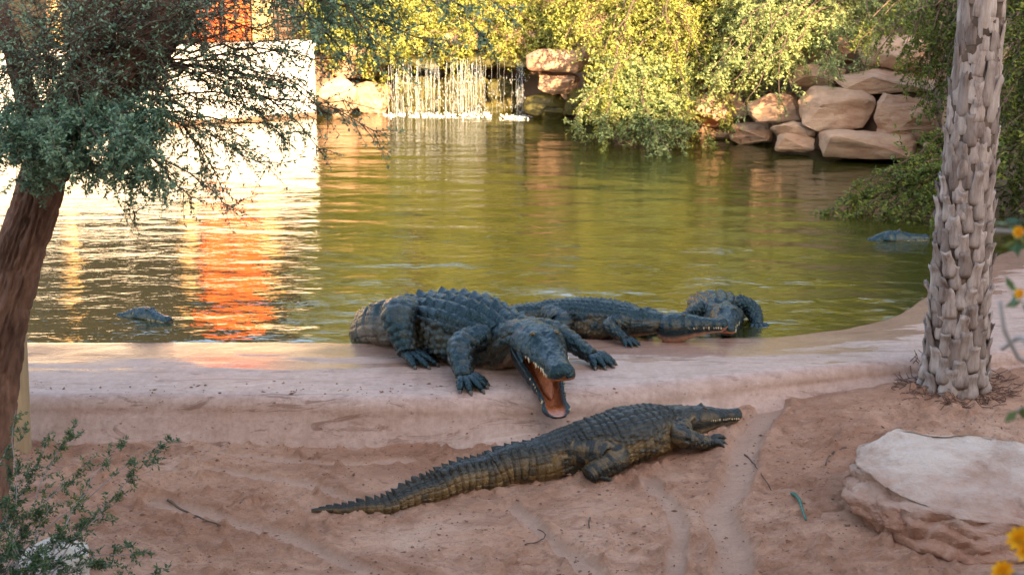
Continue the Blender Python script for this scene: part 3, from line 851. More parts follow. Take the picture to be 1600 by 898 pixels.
def plant(name, label, cat, base, origins, targets, lmat, seed, wmat='twig', trunk=None, group=None, **kw):
    rng = np.random.default_rng(seed)
    base = np.asarray(base, float)
    wood, lf = grow([np.asarray(o) - base for o in origins], [np.asarray(t) - base for t in targets], rng, **kw)
    th = thing(name, tuple(base), label, cat, group)
    if trunk:
        tw, rad = trunk
        pts, _ = catmull([np.asarray(p) - base for p in tw], 30)
        wood.tube(pts, np.interp(np.linspace(0, 1, 30), np.linspace(0, 1, len(rad)), rad), 12)
    link('trunk' if cat == 'tree' else 'stems', wood.mesh('wood'), M[wmat], th)
    link('crown' if cat == 'tree' else 'foliage', lf.mesh('leaves', False), M[lmat], th)
    return th

def region(rng, n, box, Yf, jit=0.5, poly=None):
    """n points in a pixel box, at distance Yf(px,py)"""
    out = []
    while len(out) < n:
        px, py = rng.uniform(box[0], box[2]), rng.uniform(box[1], box[3])
        if poly is not None and not poly(px, py): continue
        out.append(np.array(PY(px, py, Yf(px, py) + rng.normal(0, jit))))
    return out

rg = np.random.default_rng(21)
# big drooping shrub over the water, centre right
tg = region(rg, 120, (868, -40, 1250, 236), lambda x, y: 21.6 + (236 - y) / 236 * 3.6, 0.35, lambda x, y: y < 238 - max(0, (x - 1085)) * 0.42 and y < 205 + (x - 868) * 0.35 and not (x < 930 and y < 150 and y > 70))
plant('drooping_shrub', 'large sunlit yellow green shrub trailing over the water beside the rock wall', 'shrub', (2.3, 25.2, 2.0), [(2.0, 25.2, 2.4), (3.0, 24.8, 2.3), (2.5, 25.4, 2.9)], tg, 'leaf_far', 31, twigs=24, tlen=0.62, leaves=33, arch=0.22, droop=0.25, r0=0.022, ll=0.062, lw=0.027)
# greener shrub above the sandstone blocks
tg = region(rg, 105, (1110, -60, 1480, 170), lambda x, y: 21.4 + (120 - y) / 120 * 1.8 - (x - 1130) / 350 * 0.7, 0.35, lambda x, y: y < 195 - (x - 1130) * 0.33)
plant('wall_top_shrub', 'dense mid green shrub growing on top of the sandstone block wall', 'shrub', (5.0, 23.6, 2.4), [(4.4, 23.6, 2.6), (5.4, 23.2, 2.6)], tg, 'leaf_mid', 32, twigs=21, tlen=0.5, leaves=33, arch=0.25, droop=0.3, ll=0.058, lw=0.026)
# sprays hanging in front of the blocks
tg = region(rg, 26, (1330, 60, 1485, 205), lambda x, y: 19.4, 0.2, lambda x, y: x > 1370 + (y - 60) * 0.45 or y < 95)
plant('hanging_shrub', 'green shrub with yellowish sprays hanging over the blocks behind the palm', 'shrub', (6.2, 20.2, 2.2), [(6.2, 20.0, 2.7), (5.9, 20.4, 2.9)], tg, 'leaf_right', 33, twigs=14, tlen=0.4, leaves=24, arch=0.2, droop=0.35, ll=0.06, lw=0.026)
# bank shrubs above the waterfall
tg = region(rg, 95, (600, -60, 930, 96), lambda x, y: 26.1 + (96 - y) / 96 * 1.8, 0.3, lambda x, y: y < 88 + (10 if x > 700 else 0) - max(0, x - 820) * 0.18)
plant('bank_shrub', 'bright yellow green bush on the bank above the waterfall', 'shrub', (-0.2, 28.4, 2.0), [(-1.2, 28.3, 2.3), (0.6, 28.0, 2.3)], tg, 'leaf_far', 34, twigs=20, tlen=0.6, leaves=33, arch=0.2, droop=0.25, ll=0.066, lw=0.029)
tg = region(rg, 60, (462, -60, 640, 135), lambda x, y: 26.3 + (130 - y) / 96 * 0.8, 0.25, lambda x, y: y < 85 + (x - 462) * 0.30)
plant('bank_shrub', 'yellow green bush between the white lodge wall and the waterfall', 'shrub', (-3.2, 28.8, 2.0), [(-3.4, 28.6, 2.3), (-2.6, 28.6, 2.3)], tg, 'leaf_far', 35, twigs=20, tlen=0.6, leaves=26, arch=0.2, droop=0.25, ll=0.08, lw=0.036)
tg = region(rg, 60, (866, 125, 1090, 240), lambda x, y: 21.0 + (240 - y) / 115 * 1.6, 0.2, lambda x, y: y < 196 + (x - 866) * 0.30 and y > 205 - (x - 866) * 0.6)  # shaded lower part of the big shrub, bluish shade put into leaf colour
plant('shade_toned_boughs', 'lower boughs with a blue green shade tone in their leaves, dipping into the water under the sunlit shrub', 'shrub', (2.2, 24.0, 1.2), [(1.9, 23.6, 1.6), (2.4, 23.4, 1.5)], tg, 'leaf_mid', 38, twigs=22, tlen=0.42, leaves=30, arch=0.15, droop=0.2, ll=0.06, lw=0.028)
# low branches reaching over the water right of the blocks
tg = [np.array(PY(x, y, Y)) for x, y, Y in ((1275, 345, 15.9), (1290, 338, 16.1), (1312, 330, 16.0), (1330, 342, 15.7), (1352, 318, 16.2), (1375, 335, 15.6), (1395, 300, 16.4), (1400, 348, 15.4), (1430, 285, 16.6), (1440, 330, 15.5), (1455, 265, 16.8), (1462, 315, 15.6), (1470, 350, 15.2), (1418, 318, 15.8), (1450, 300, 16.0), (1465, 240, 17.2), (1470, 280, 16.4), (1345, 338, 15.9))]
plant('overhanging_shrub', 'low blue green branches reaching out over the water behind the palm trunk', 'shrub', (6.3, 17.4, 1.2), [(6.0, 17.3, 1.5), (6.2, 17.0, 1.3)], tg, 'leaf_right', 36, twigs=30, tlen=0.42, leaves=30, arch=0.06, droop=0.12, ll=0.055, lw=0.024, tw_dir=1.3, start=0.3)
# tree at the right edge
tg = region(rg, 80, (1535, -120, 1700, 335), lambda x, y: 15.6 + (335 - y) / 335 * 1.6, 0.4)
plant('leafy_tree', 'dark green weeping tree at the pond edge right of the palm trunk', 'tree', (7.0, 17.0, 0.9), [(7.0, 16.8, 3.2), (6.6, 17.2, 3.8), (7.4, 17.0, 2.6)], tg, 'leaf_right', 37, trunk=([(7.0, 17, 0.5), (7.1, 17.0, 2.0), (6.9, 17.0, 4.0)], [0.16, 0.12, 0.05]), twigs=18, tlen=0.55, leaves=26, arch=0.15, droop=0.6, ll=0.075, lw=0.03)
# taller trees on the bank: they close the view upwards and are mirrored in the pond
def bank_tree(x, y, top, rx, seed, label, lm, n=70, cat='tree'):
    r = np.random.default_rng(seed)
    tg = []
    for k in range(n):
        v = r.normal(size=3); v /= np.linalg.norm(v); q = r.uniform(0.6, 1.0)
        tg.append(np.array([x + v[0] * rx * q, y + v[1] * rx * 0.7 * q, 2.0 + (top - 2.0) * (0.5 + 0.5 * v[2] * q)]))
    plant('bank_tree', label, cat, (x, y, 1.6), [(x, y, 3.0), (x + 0.3, y, 4.0), (x - 0.3, y, 3.4)], tg, lm, seed, trunk=([(x, y, 1.0), (x + 0.15, y, 3), (x, y, top * 0.8)], [0.2, 0.14, 0.05]), twigs=10, tlen=0.95, leaves=15, arch=0.12, droop=0.3, ll=0.21, lw=0.105, r0=0.035, twig_wood=False)
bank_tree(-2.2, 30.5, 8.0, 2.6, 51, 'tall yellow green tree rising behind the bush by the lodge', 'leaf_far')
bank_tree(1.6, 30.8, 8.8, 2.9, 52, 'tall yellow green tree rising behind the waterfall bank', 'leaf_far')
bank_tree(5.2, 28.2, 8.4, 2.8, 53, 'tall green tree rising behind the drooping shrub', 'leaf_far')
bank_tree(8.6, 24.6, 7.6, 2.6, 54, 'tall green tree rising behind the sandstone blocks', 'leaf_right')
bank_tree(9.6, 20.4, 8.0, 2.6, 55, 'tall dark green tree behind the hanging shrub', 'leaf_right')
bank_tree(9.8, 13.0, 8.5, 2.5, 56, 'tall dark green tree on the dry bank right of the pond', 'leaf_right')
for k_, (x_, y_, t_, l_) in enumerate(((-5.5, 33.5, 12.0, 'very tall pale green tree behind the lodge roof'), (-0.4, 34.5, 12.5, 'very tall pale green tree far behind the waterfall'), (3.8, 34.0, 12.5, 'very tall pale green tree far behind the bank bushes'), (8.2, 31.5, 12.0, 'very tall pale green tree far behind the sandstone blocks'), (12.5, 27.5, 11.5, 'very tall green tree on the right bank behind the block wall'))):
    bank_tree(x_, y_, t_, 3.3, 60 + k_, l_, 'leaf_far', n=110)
#MARK_FOLIAGE_END

# ------------------------------------------------------------------ acacia at the left edge
def bark_limb(ac, ctrl, rad, m=110, seed=0, groove=0.026, step=0.014):
    q, L = catmull(ctrl, 200)
    n = max(12, int(L / step))
    q, L = catmull(ctrl, n)
    u = np.linspace(0, 1, n)
    r = np.interp(u, np.linspace(0, 1, len(rad)), rad)
    T = nrm(np.gradient(q, axis=0)); S = nrm(np.cross(T, np.array([0, 1.0, 0.001]))); U = np.cross(S, T)
    a = np.linspace(0, 2 * np.pi, m, endpoint=False)
    A, UU = np.meshgrid(a, u * L)
    tw = A + 0.5 * UU
    cx, cy_ = np.cos(tw), np.sin(tw)
    rid = np.abs(fbm(cx * 6.0, cy_ * 6.0, UU * 5.5, octv=3, seed=seed))
    fine = fbm(cx * 11, cy_ * 11, UU * 9, octv=3, seed=seed + 5)
    d = groove * (np.clip(rid * 2.6, 0, 1) - 0.6) + groove * 0.4 * fine + 0.05 * r[:, None] * fbm(cx, cy_, UU * 1.5, octv=2, seed=seed + 9)
    rr_ = r[:, None] + d * np.minimum(1, r[:, None] / 0.08)
    P = q[:, None] + rr_[..., None] * (S[:, None] * np.cos(a)[None, :, None] + U[:, None] * np.sin(a)[None, :, None])
    ac.grid(P, None, True, True, flip=True)
    return q

tb = np.array(PY(-32, 840, 7.75)); tb[2] = gnd(tb[0], tb[1]) if abs(tb[0]) < 5 else 0.0
aca = thing('acacia_tree', tuple(tb), 'leaning acacia with furrowed red brown trunk and feathery drooping branches', 'tree')
def rel(px, py, Y): return np.array(PY(px, py, Y)) - tb
wood = Acc()
t1 = bark_limb(wood, [rel(-34, 880, 7.72) * [1, 1, 0] + [0, 0, -0.12], rel(-30, 800, 7.75), rel(-16, 640, 7.85), rel(12, 470, 7.9), rel(64, 290, 8.0), rel(98, 200, 8.02), rel(135, 110, 8.05), rel(160, 10, 8.1), rel(175, -120, 8.1)], [0.15, 0.14, 0.128, 0.124, 0.122, 0.12, 0.10, 0.085, 0.06], seed=3)
t2 = bark_limb(wood, [rel(92, 225, 8.0), rel(150, 165, 8.0), rel(215, 90, 8.05), rel(262, 20, 8.1), rel(300, -80, 8.15)], [0.10, 0.125, 0.135, 0.125, 0.10], seed=13)
t3 = bark_limb(wood, [rel(75, 260, 8.0), rel(40, 150, 8.2), rel(10, 40, 8.3), rel(-40, -60, 8.3)], [0.07, 0.06, 0.05, 0.04], seed=23, m=40)
link('trunk', wood.mesh('trunk'), M['bark'], aca)
rg = np.random.default_rng(44)
org = [t2[len(t2) * k // 6] for k in (2, 3, 4, 5)] + [t1[-len(t1) // 4], t1[-len(t1) // 3], t3[len(t3) // 2]]
def reg2(n, box, Y, jit, test=None):
    return [p - tb for p in region(rg, n, box, lambda x, y: Y, jit, test)]
w1, l1 = grow(org, reg2(120, (-60, -60, 440, 195), 7.9, 0.35, lambda x, y: y < 200 - max(0, x - 250) * 0.35), rg, arch=0.10, twigs=17, tlen=0.34, leaves=9, ll=0.026, lw=0.011, start=0.15, droop=0.15, r0=0.009, side=0.9, tw_dir=0.8)
w2, l2 = grow([t1[len(t1) // 2 + 22], t2[len(t2) // 5], t3[len(t3) // 4]], reg2(44, (-60, 195, 275, 300), 7.25, 0.2), rg, arch=0.16, twigs=22, tlen=0.20, leaves=36, ll=0.028, lw=0.013, start=0.45, droop=0.12, r0=0.009, side=0.9)
far_t = [rel(x, y, 7.9 + rg.normal(0, 0.2)) for x, y in ((490, 150), (500, 235), (470, 205), (560, 105), (605, 215), (585, 170), (420, 262), (350, 300), (300, 310), (255, 300), (445, 215), (395, 240), (330, 270), (480, 95), (455, 60), (520, 30), (430, 130), (375, 330), (215, 345), (500, 190), (410, 180), (360, 210), (465, 120))]
w3, l3 = grow([t2[len(t2) // 3], t2[len(t2) // 2], t2[len(t2) // 4]], far_t, rg, arch=0.10, twigs=26, tlen=0.26, leaves=15, ll=0.028, lw=0.012, start=0.25, droop=0.18, r0=0.010, side=0.9, tw_dir=0.9)
top_t = [rel(x, y, 7.6 + rg.normal(0, 0.2)) for x, y in ((520, 10), (560, 60), (600, 20), (640, 40), (690, 75), (720, 10), (765, 65), (660, -20), (580, -20), (620, 90), (545, 95), (800, 20), (505, 50))]
w4, l4 = grow([rel(300, -80, 8.15), rel(330, -150, 8.0)], top_t, rg, arch=0.16, twigs=30, tlen=0.28, leaves=24, ll=0.030, lw=0.013, start=0.35, droop=0.3, r0=0.010, side=0.9)
for nm, A_, mt in (('branches', (w1, w2, w3, w4), 'twig'), ('crown', (l1, l2, l3, l4), 'leaf_near')):
    ac = Acc()
    for q in A_:
        off = ac.n
        for v, c in zip(q.V, q.C): ac.V.append(v); ac.C.append(c)
        for f in q.F4: ac.F4.append(f + off)
        for f in q.F3: ac.F3.append(f + off)
        ac.n += q.n
    link(nm, ac.mesh(nm, nm == 'branches'), M[mt], aca)

# wooden post behind the trunk
p0 = PY(32, 716, 8.72)
ac = Acc()
n, mm_ = 60, 28
zz = np.linspace(-0.15, 1.25, n); aa = np.linspace(0, 2 * np.pi, mm_, endpoint=False)
rr_ = 0.072 + 0.004 * fbm(np.cos(aa)[None] * 3 + 0 * zz[:, None], np.sin(aa)[None] * 3 + 0 * zz[:, None], zz[:, None] * 1.0, octv=4, seed=3)
ac.grid(np.stack([rr_ * np.cos(aa)[None] + 0.03 * zz[:, None], rr_ * np.sin(aa)[None], np.broadcast_to(zz[:, None], rr_.shape)], -1), None)
po = link('wooden_post', ac.mesh('wooden_post'), M['post'], loc=(p0.x, p0.y, gnd(p0.x, p0.y)))
tag(po, 'weathered round wooden post standing behind the acacia trunk', 'post')

# feathery plant in the lower left corner
pb = np.array(PY(-60, 860, 6.7)); pb[2] = gnd(pb[0], pb[1])
st = [np.array(PY(x, y, Y)) for x, y, Y in ((272, 685, 7.0), (250, 705, 7.0), (200, 770, 7.0), (170, 800, 6.95), (125, 655, 7.1), (185, 695, 7.0), (150, 705, 7.1), (245, 862, 6.75), (262, 890, 6.7), (200, 850, 6.8), (30, 690, 6.95), (25, 640, 6.95), (80, 720, 7.0), (20, 860, 6.6), (60, 850, 6.6), (120, 870, 6.65), (95, 780, 6.9), (10, 790, 6.8), (40, 760, 6.9), (50, 800, 6.8), (90, 830, 6.7), (140, 830, 6.75), (30, 830, 6.65), (110, 750, 6.95), (70, 690, 7.0), (160, 880, 6.65), (15, 740, 6.9), (75, 880, 6.55))]
plant('feathery_plant', 'feathery green sprigs on thin grey stems beside the acacia trunk', 'plant', pb, [pb + [0, 0, 0.02], pb + [0.1, 0.05, 0.0], pb + [0.3, -0.1, 0]], st, 'leaf_sprig', 71, wmat='grey_twig', twigs=13, tlen=0.10, leaves=30, ll=0.024, lw=0.009, start=0.35, arch=0.12, droop=0.05, r0=0.0055, side=0.85, tw_dir=0.9)

# ------------------------------------------------------------------ palm
pbx = PZ(1491, 604, 0.36); pbz = gnd(pbx.x, pbx.y)
palm = thing('palm_tree', (pbx.x, pbx.y, pbz), 'palm with grey trunk covered in pointed cut leaf bases on the sand', 'tree')
PH = 5.6
def palm_r(z): return np.interp(z, [0, 0.15, 0.6, 1.4, 2.6, 4.5, 5.6], [0.205, 0.195, 0.172, 0.155, 0.135, 0.12, 0.11])
def palm_c(z): return np.array([-0.025 * math.sin(z * 0.9) + 0.012 * z, 0.0, 0.0])
ac = Acc()
zz = np.linspace(-0.1, PH, 260); aa = np.linspace(0, 2 * np.pi, 72, endpoint=False)
A_, Z_ = np.meshgrid(aa, zz)
d = 0.010 * np.abs(fbm(np.cos(A_) * 6, np.sin(A_) * 6, Z_ * 5, octv=4, seed=4)) + 0.008 * np.sin(A_ * 8 + Z_ * 18) * np.sin(Z_ * 55)
r_ = palm_r(Z_) + d
cx = np.array([palm_c(z)[0] for z in zz])
ac.grid(np.stack([r_ * np.cos(A_) + cx[:, None], r_ * np.sin(A_), Z_], -1), None)
link('trunk', ac.mesh('trunk'), M['palm'], palm)
def boot_mesh(seed, bulb):
    rng = np.random.default_rng(seed)
    n, m_ = 8, 10
    u = np.linspace(0, 1, n); th = np.linspace(0, 2 * np.pi, m_, endpoint=False)
    w = np.interp(u, [0, 0.25, 0.55, 0.85, 1.0], [0.050, 0.056, 0.046, 0.036, 0.026 + 0.016 * rng.random()])
    tk = np.interp(u, [0, 0.3, 0.7, 1.0], [0.026 * bulb, 0.022 * bulb, 0.013, 0.011])
    out = np.interp(u, [0, 0.2, 0.6, 1.0], [0.0, 0.010 * bulb, 0.012, 0.022 + 0.020 * rng.random()])
    sx = rng.normal(0, 0.008)
    P = np.zeros((n, m_, 3))
    for i in range(n):
        c = np.cos(th); s = np.sin(th)
        P[i, :, 0] = w[i] * np.sign(c) * np.abs(c) ** 0.8 + sx * u[i]
        P[i, :, 1] = out[i] + tk[i] * s - 0.35 * (P[i, :, 0] ** 2) / 0.16 - 0.004
        P[i, :, 2] = 0.19 * u[i] * (1 + 0.06 * rng.normal(0, 1, m_) * (u[i] > 0.9)) - 0.02
    P += rng.normal(0, 0.0012, P.shape)
    a = Acc(); a.grid(P, None, flip=False); return a.mesh('leaf_base')
boots = [boot_mesh(k, 1.0) for k in range(6)]; bulbs = [boot_mesh(20 + k, 1.6) for k in range(4)]
for mset in (boots, bulbs):
    for me in mset: me.materials.append(M['boot'])
rest = Acc(); made = 0
rg = np.random.default_rng(5)
ring = 0
z = 0.0
while z < PH - 0.3:
    nb_ = 9
    for k in range(nb_):
        ang = 2 * math.pi * (k + 0.5 * (ring % 2)) / nb_ + ring * 0.09 + rg.normal(0, 0.06)
        zz_ = z + rg.normal(0, 0.014)
        rr0 = float(palm_r(max(zz_, 0))) - 0.004
        flat = np.clip((z - 1.15) / 1.0, 0, 1)
        Sx = (1.12 if z < 0.08 else 0.95) * float(rr0 / 0.172) * rg.uniform(0.9, 1.12); Sy = (1.0 - 0.45 * flat) * rg.uniform(0.8, 1.2); Sz = rg.uniform(0.85, 1.15) * (1.0 + 0.5 * flat)
        mt = Matrix.Translation(palm_c(zz_) + np.array([rr0 * math.cos(ang), rr0 * math.sin(ang), zz_])) @ Matrix.Rotation(ang - math.pi / 2, 4, 'Z') @ Matrix.Rotation(R(rg.uniform(-9, 5) + (4 if z < 0.9 else 6) * 1.0), 4, 'X') @ Matrix.Rotation(rg.normal(0, 0.07), 4, 'Y') @ Matrix.Diagonal((Sx, Sy, Sz, 1))
        me = bulbs[rg.integers(4)] if z < 0.10 else boots[rg.integers(6)]
        if z >= 2.85 and (ring + k) % 2: continue
        if z < 2.85:
            o = bpy.data.objects.new('leaf_base', me); col.objects.link(o); o.parent = palm; o.matrix_local = mt; made += 1
        else:
            V = np.array([mt @ v.co for v in me.vertices]); off = rest.verts(V)
            for p in me.polygons: (rest.F4 if len(p.vertices) == 4 else rest.F3).append(np.array([list(p.vertices)]) + off)
    z += 0.092; ring += 1
o = link('upper_leaf_bases', rest.mesh('upper_leaf_bases'), M['boot'], palm); o['kind'] = 'stuff'
cr = Acc(); st_ = Acc()
for k in range(17):
    a0 = k * 2.4; el = R(75 - 5.2 * k); Lf = 2.1
    u = np.linspace(0, 1, 14)
    hx = Lf * (u * math.cos(el) + 0.0 * u); zc = Lf * (u * math.sin(el) - 0.55 * u ** 2)
    pts = np.stack([hx * math.cos(a0) + palm_c(PH)[0], hx * math.sin(a0), PH + zc - 0.1], 1)
    st_.tube(pts, np.linspace(0.022, 0.004, 14), 5)
    T = nrm(np.gradient(pts, axis=0))
    for s in (-1, 1):
        uu = np.linspace(0.12, 1, 60)
        b0 = np.stack([np.interp(uu, u, pts[:, j]) for j in range(3)], 1); tt = np.stack([np.interp(uu, u, T[:, j]) for j in range(3)], 1)
        sd_ = nrm(np.cross(tt, [0, 0, 1.0])) * s
        dd = nrm(tt * 0.6 + sd_ + np.array([0, 0, -0.15]) + rg.normal(0, 0.08, b0.shape))
        cr.quads(leaf_quads(b0, dd, nrm(np.cross(dd, tt)) , 0.42 * np.sin(np.pi * np.clip(uu, 0.15, 0.9)), np.full(60, 0.026)))
cw = link('crown', cr.mesh('crown', False), M['frond'], palm)
link('frond_stems', st_.mesh('frond_stems'), M['frond'], cw)
# ring of dry fibres round the foot of the palm
ac = Acc()
for k in range(260):
    a0 = rg.uniform(0, 6.28); r0 = rg.uniform(0.18, 0.42); q = rg.uniform(0, 6.28); L_ = rg.uniform(0.04, 0.14)
    x, y = pbx.x + r0 * math.cos(a0), pbx.y + r0 * math.sin(a0)
    pts = []
    for s in (0, 0.5, 1.0):
        xx, yy = x + L_ * s * math.cos(q + s * 0.8), y + L_ * s * math.sin(q + s * 0.8)
        pts.append((xx, yy, gnd(xx, yy) + 0.006 + 0.012 * s * (k % 3)))
    ac.tube(np.array(pts), 0.0028, 4)
fb = link('palm_fibre_litter', ac.mesh('litter'), M['bark']); fb['kind'] = 'stuff'; tag(fb, 'dry brown fibres scattered on the sand round the palm foot', 'litter')

# ------------------------------------------------------------------ out of focus flowering shrub close to the viewer on the right
fs_b = np.array([1.05, 2.25, gnd(1.05, 2.25)])
fs = thing('flowering_shrub', tuple(fs_b), 'blurred grey twigs with orange flowers and yellow leaves close to the lens', 'shrub')
ac = Acc(); lf = Acc(); rg = np.random.default_rng(9)
def relf(px, py, Y): return np.array(PY(px, py, Y)) - fs_b
for pts in ([(0, 0, 0), relf(1690, 800, 2.2), relf(1640, 600, 2.2), relf(1592, 560, 2.2), relf(1568, 512, 2.2), relf(1562, 470, 2.2)],
            [relf(1640, 600, 2.2), relf(1600, 530, 2.25), relf(1565, 545, 2.3)], [(0, 0, 0), relf(1720, 600, 2.3), relf(1660, 400, 2.3), relf(1600, 362, 2.3), relf(1556, 360, 2.3)],
            [(0, 0, 0), relf(1680, 900, 2.1), relf(1610, 860, 2.1), relf(1590, 842, 2.1)], [(0, 0, 0), relf(1660, 960, 2.1), relf(1580, 895, 2.1)], [relf(1720, 600, 2.3), relf(1650, 640, 2.2), relf(1590, 640, 2.2)]):
    q, _ = catmull(pts, 24); ac.tube(q, np.linspace(0.006, 0.0035, 24), 8)
link('twigs', ac.mesh('twigs'), M['grey_twig'], fs)
for px, py, Y in ((1592, 640, 2.2), (1598, 655, 2.2), (1586, 456, 2.2), (1598, 470, 2.2), (1590, 376, 2.2), (1602, 385, 2.25), (1598, 345, 2.3), (1640, 500, 2.3), (1650, 700, 2.3), (1580, 350, 2.3)):
    c = relf(px, py, Y); d = nrm(rg.normal(0, 1, (3, 3)) * [1, 0.5, 0.5]); lf.quads(leaf_quads(np.repeat(c[None], 3, 0), d, nrm(rg.normal(0, 1, (3, 3))), np.full(3, 0.03), np.full(3, 0.014)))
link('leaves', lf.mesh('leaves', False), M['leaf_sprig'], fs)
for px, py, s in ((1590, 838, 1.0), (1564, 889, 0.9), (1602, 858, 0.9), (1590, 362, 0.45), (1592, 458, 0.4)):
    c = relf(px, py, 2.1); f = Acc(); k = 9
    a = np.arange(k) * 2 * np.pi / k
    d = nrm(np.stack([np.cos(a), np.full(k, -0.35), np.sin(a)], 1)); f.quads(leaf_quads(np.repeat(c[None], k, 0), d, np.repeat(np.array([[0, -1.0, 0.2]]), k, 0), np.full(k, 0.024 * s), np.full(k, 0.013 * s)))
    f.tube(np.array([c + [0, -0.006, 0], c + [0, 0.012, 0]]), 0.006 * s, 8)
    link('flower', f.mesh('flower', False), M['petal'], fs)

# ------------------------------------------------------------------ twigs on the sand
def sand_twig(name, label, pix, rad, mat, lift=0.006):
    pts = [G(*p) for p in pix]; b0 = pts[0]
    q, _ = catmull([(p.x - b0.x, p.y - b0.y, p.z - b0.z + lift) for p in pts], 18)
    q[:, 2] += 0.003 * np.sin(np.arange(18) * 1.3)
    a = Acc(); a.tube(q, np.linspace(rad, rad * 0.6, 18) * (1 + 0.2 * np.sin(np.arange(18) * 2.1)), 8)
    tag(link(name, a.mesh(name), M[mat], loc=b0), label, 'twig')
sand_twig('green_stick', 'short blue green broken stick lying on sand beside the boulder', [(1237, 773), (1248, 782), (1253, 797), (1259, 815)], 0.011, 'stem_green', 0.012)
sand_twig('thin_twig', 'thin straight brown twig on the sand by the smooth drag mark', [(1163, 711), (1175, 722), (1190, 742), (1205, 767)], 0.005, 'twig')
sand_twig('curved_twig', 'curved brown twig beside the left end of the boulder', [(1322, 700), (1302, 708), (1293, 718), (1290, 728)], 0.006, 'twig')
sand_twig('small_twig', 'small dark upright bit of twig in the open sand', [(922, 810), (920, 818), (921, 826)], 0.005, 'twig')
sand_twig('low_curved_twig', 'long curved twig lying below the tail of the lone crocodile', [(820, 852), (845, 845), (852, 835), (840, 828)], 0.004, 'twig')
sand_twig('wavy_twig', 'thin wavy twig on the sand near the acacia', [(262, 782), (290, 800), (318, 812), (345, 822)], 0.007, 'twig')
# crumbs of dry soil, bark chips and bits of leaf on the sand and the ledge
def crumbs(n, gen, smin, smax, seed):
    r = np.random.default_rng(seed); a = Acc()
    for k in range(n):
        x, y = gen(r)
        zg = gnd(x, y)
        if zg < 0.0 or zg > 0.9: continue
        s_ = r.uniform(smin, smax) * (0.5 + r.random() ** 3)
        oct_ = np.array([[1, 0, 0], [0, 1, 0], [-1, 0, 0], [0, -1, 0], [0, 0, 0.8], [0, 0, -0.6]]) * r.uniform(0.5, 1.3, (6, 3)) * s_ * [r.uniform(0.7, 2.2), 1, 0.7]
        q = r.uniform(0, 6.28); rot = np.array([[math.cos(q), -math.sin(q), 0], [math.sin(q), math.cos(q), 0], [0, 0, 1]])
        b0 = a.verts(oct_ @ rot.T + [x, y, zg + s_ * 0.2])
        a.F3.append(b0 + np.array([[0, 1, 4], [1, 2, 4], [2, 3, 4], [3, 0, 4], [1, 0, 5], [2, 1, 5], [3, 2, 5], [0, 3, 5]]))
    return a
o = link('soil_crumbs', crumbs(2600, lambda r: (r.uniform(-3.4, 3.6), 7.0 + 2.3 * r.random()), 0.004, 0.012, 91).mesh('soil_crumbs', False), M['crumb']); o['kind'] = 'stuff'
tag(o, 'dark crumbs and chips scattered over the sand', 'debris')
o = link('ledge_debris', crumbs(70, lambda r: (r.uniform(-3.4, 3.4), r.uniform(9.0, 10.3)), 0.002, 0.008, 92).mesh('ledge_debris', False), M['crumb']); o['kind'] = 'stuff'
tag(o, 'dark specks and bits of leaf lying on the concrete ledge', 'debris')
#MARK_PLANTS_END

# ------------------------------------------------------------------ crocodiles
def cone_mesh(name, l, r, bend, mat, m=7):
    u = np.linspace(0, 1, 6); a = Acc()
    a.tube(np.stack([bend * u ** 2, 0 * u, l * u], 1), r * (1 - u ** 1.3) + r * 0.06, m)
    me = a.mesh(name); me.materials.append(M[mat]); return me
TOOTH = cone_mesh('tooth', 1.0, 0.26, 0.12, 'tooth')
CLAW = cone_mesh('claw', 1.0, 0.24, 0.35, 'claw')
a = Acc()
th_, ph_ = np.linspace(0.02, np.pi - 0.02, 12), np.linspace(0, 2 * np.pi, 18, endpoint=False)
a.grid(np.stack([np.sin(th_)[:, None] * np.cos(ph_)[None], np.sin(th_)[:, None] * np.sin(ph_)[None], np.broadcast_to(np.cos(th_)[:, None], (12, 18))], -1), None, flip=True)
EYE = a.mesh('eye'); EYE.materials.append(M['eye'])

def place(name, me, parent, pos, zdir, xdir, sc):
    z = Vector(zdir).normalized(); x = Vector(xdir); x = (x - z * x.dot(z)).normalized(); y = z.cross(x)
    mt = Matrix((x, y, z)).transposed().to_4x4()
    sc = sc if hasattr(sc, '__len__') else (sc, sc, sc)
    o = bpy.data.objects.new(name, me); col.objects.link(o); o.parent = parent
    o.matrix_local = Matrix.Translation(Vector(pos)) @ mt @ Matrix.Diagonal((*sc, 1))
    return o

def edge(u, w=0.14):
    return sstep(0, w, np.minimum(u, 1 - u))

def cells(s, v, ps, pv, seed):
    """brick-offset cells -> (u, w, random)"""
    r = s / ps; ri = np.floor(r); u = r - ri
    c = v / pv + 0.5 * (ri % 2); ci = np.floor(c); w = c - ci
    return u, w, hash3(ri, ci, ri * 0, seed)

HT = np.array([0, 0.03, 0.08, 0.14, 0.22, 0.35, 0.5, 0.62, 0.72, 0.82, 0.92, 1.0, 1.08, 1.16])
HW = np.array([0.055, 0.115, 0.142, 0.146, 0.128, 0.150, 0.180, 0.212, 0.240, 0.262, 0.280, 0.285, 0.25, 0.17])
HH = np.array([0.050, 0.105, 0.130, 0.124, 0.118, 0.132, 0.152, 0.172, 0.196, 0.208, 0.208, 0.200, 0.175, 0.12])
HD = np.array([0.025, 0.060, 0.082, 0.096, 0.106, 0.130, 0.168, 0.208, 0.246, 0.272, 0.285, 0.285, 0.25, 0.18])

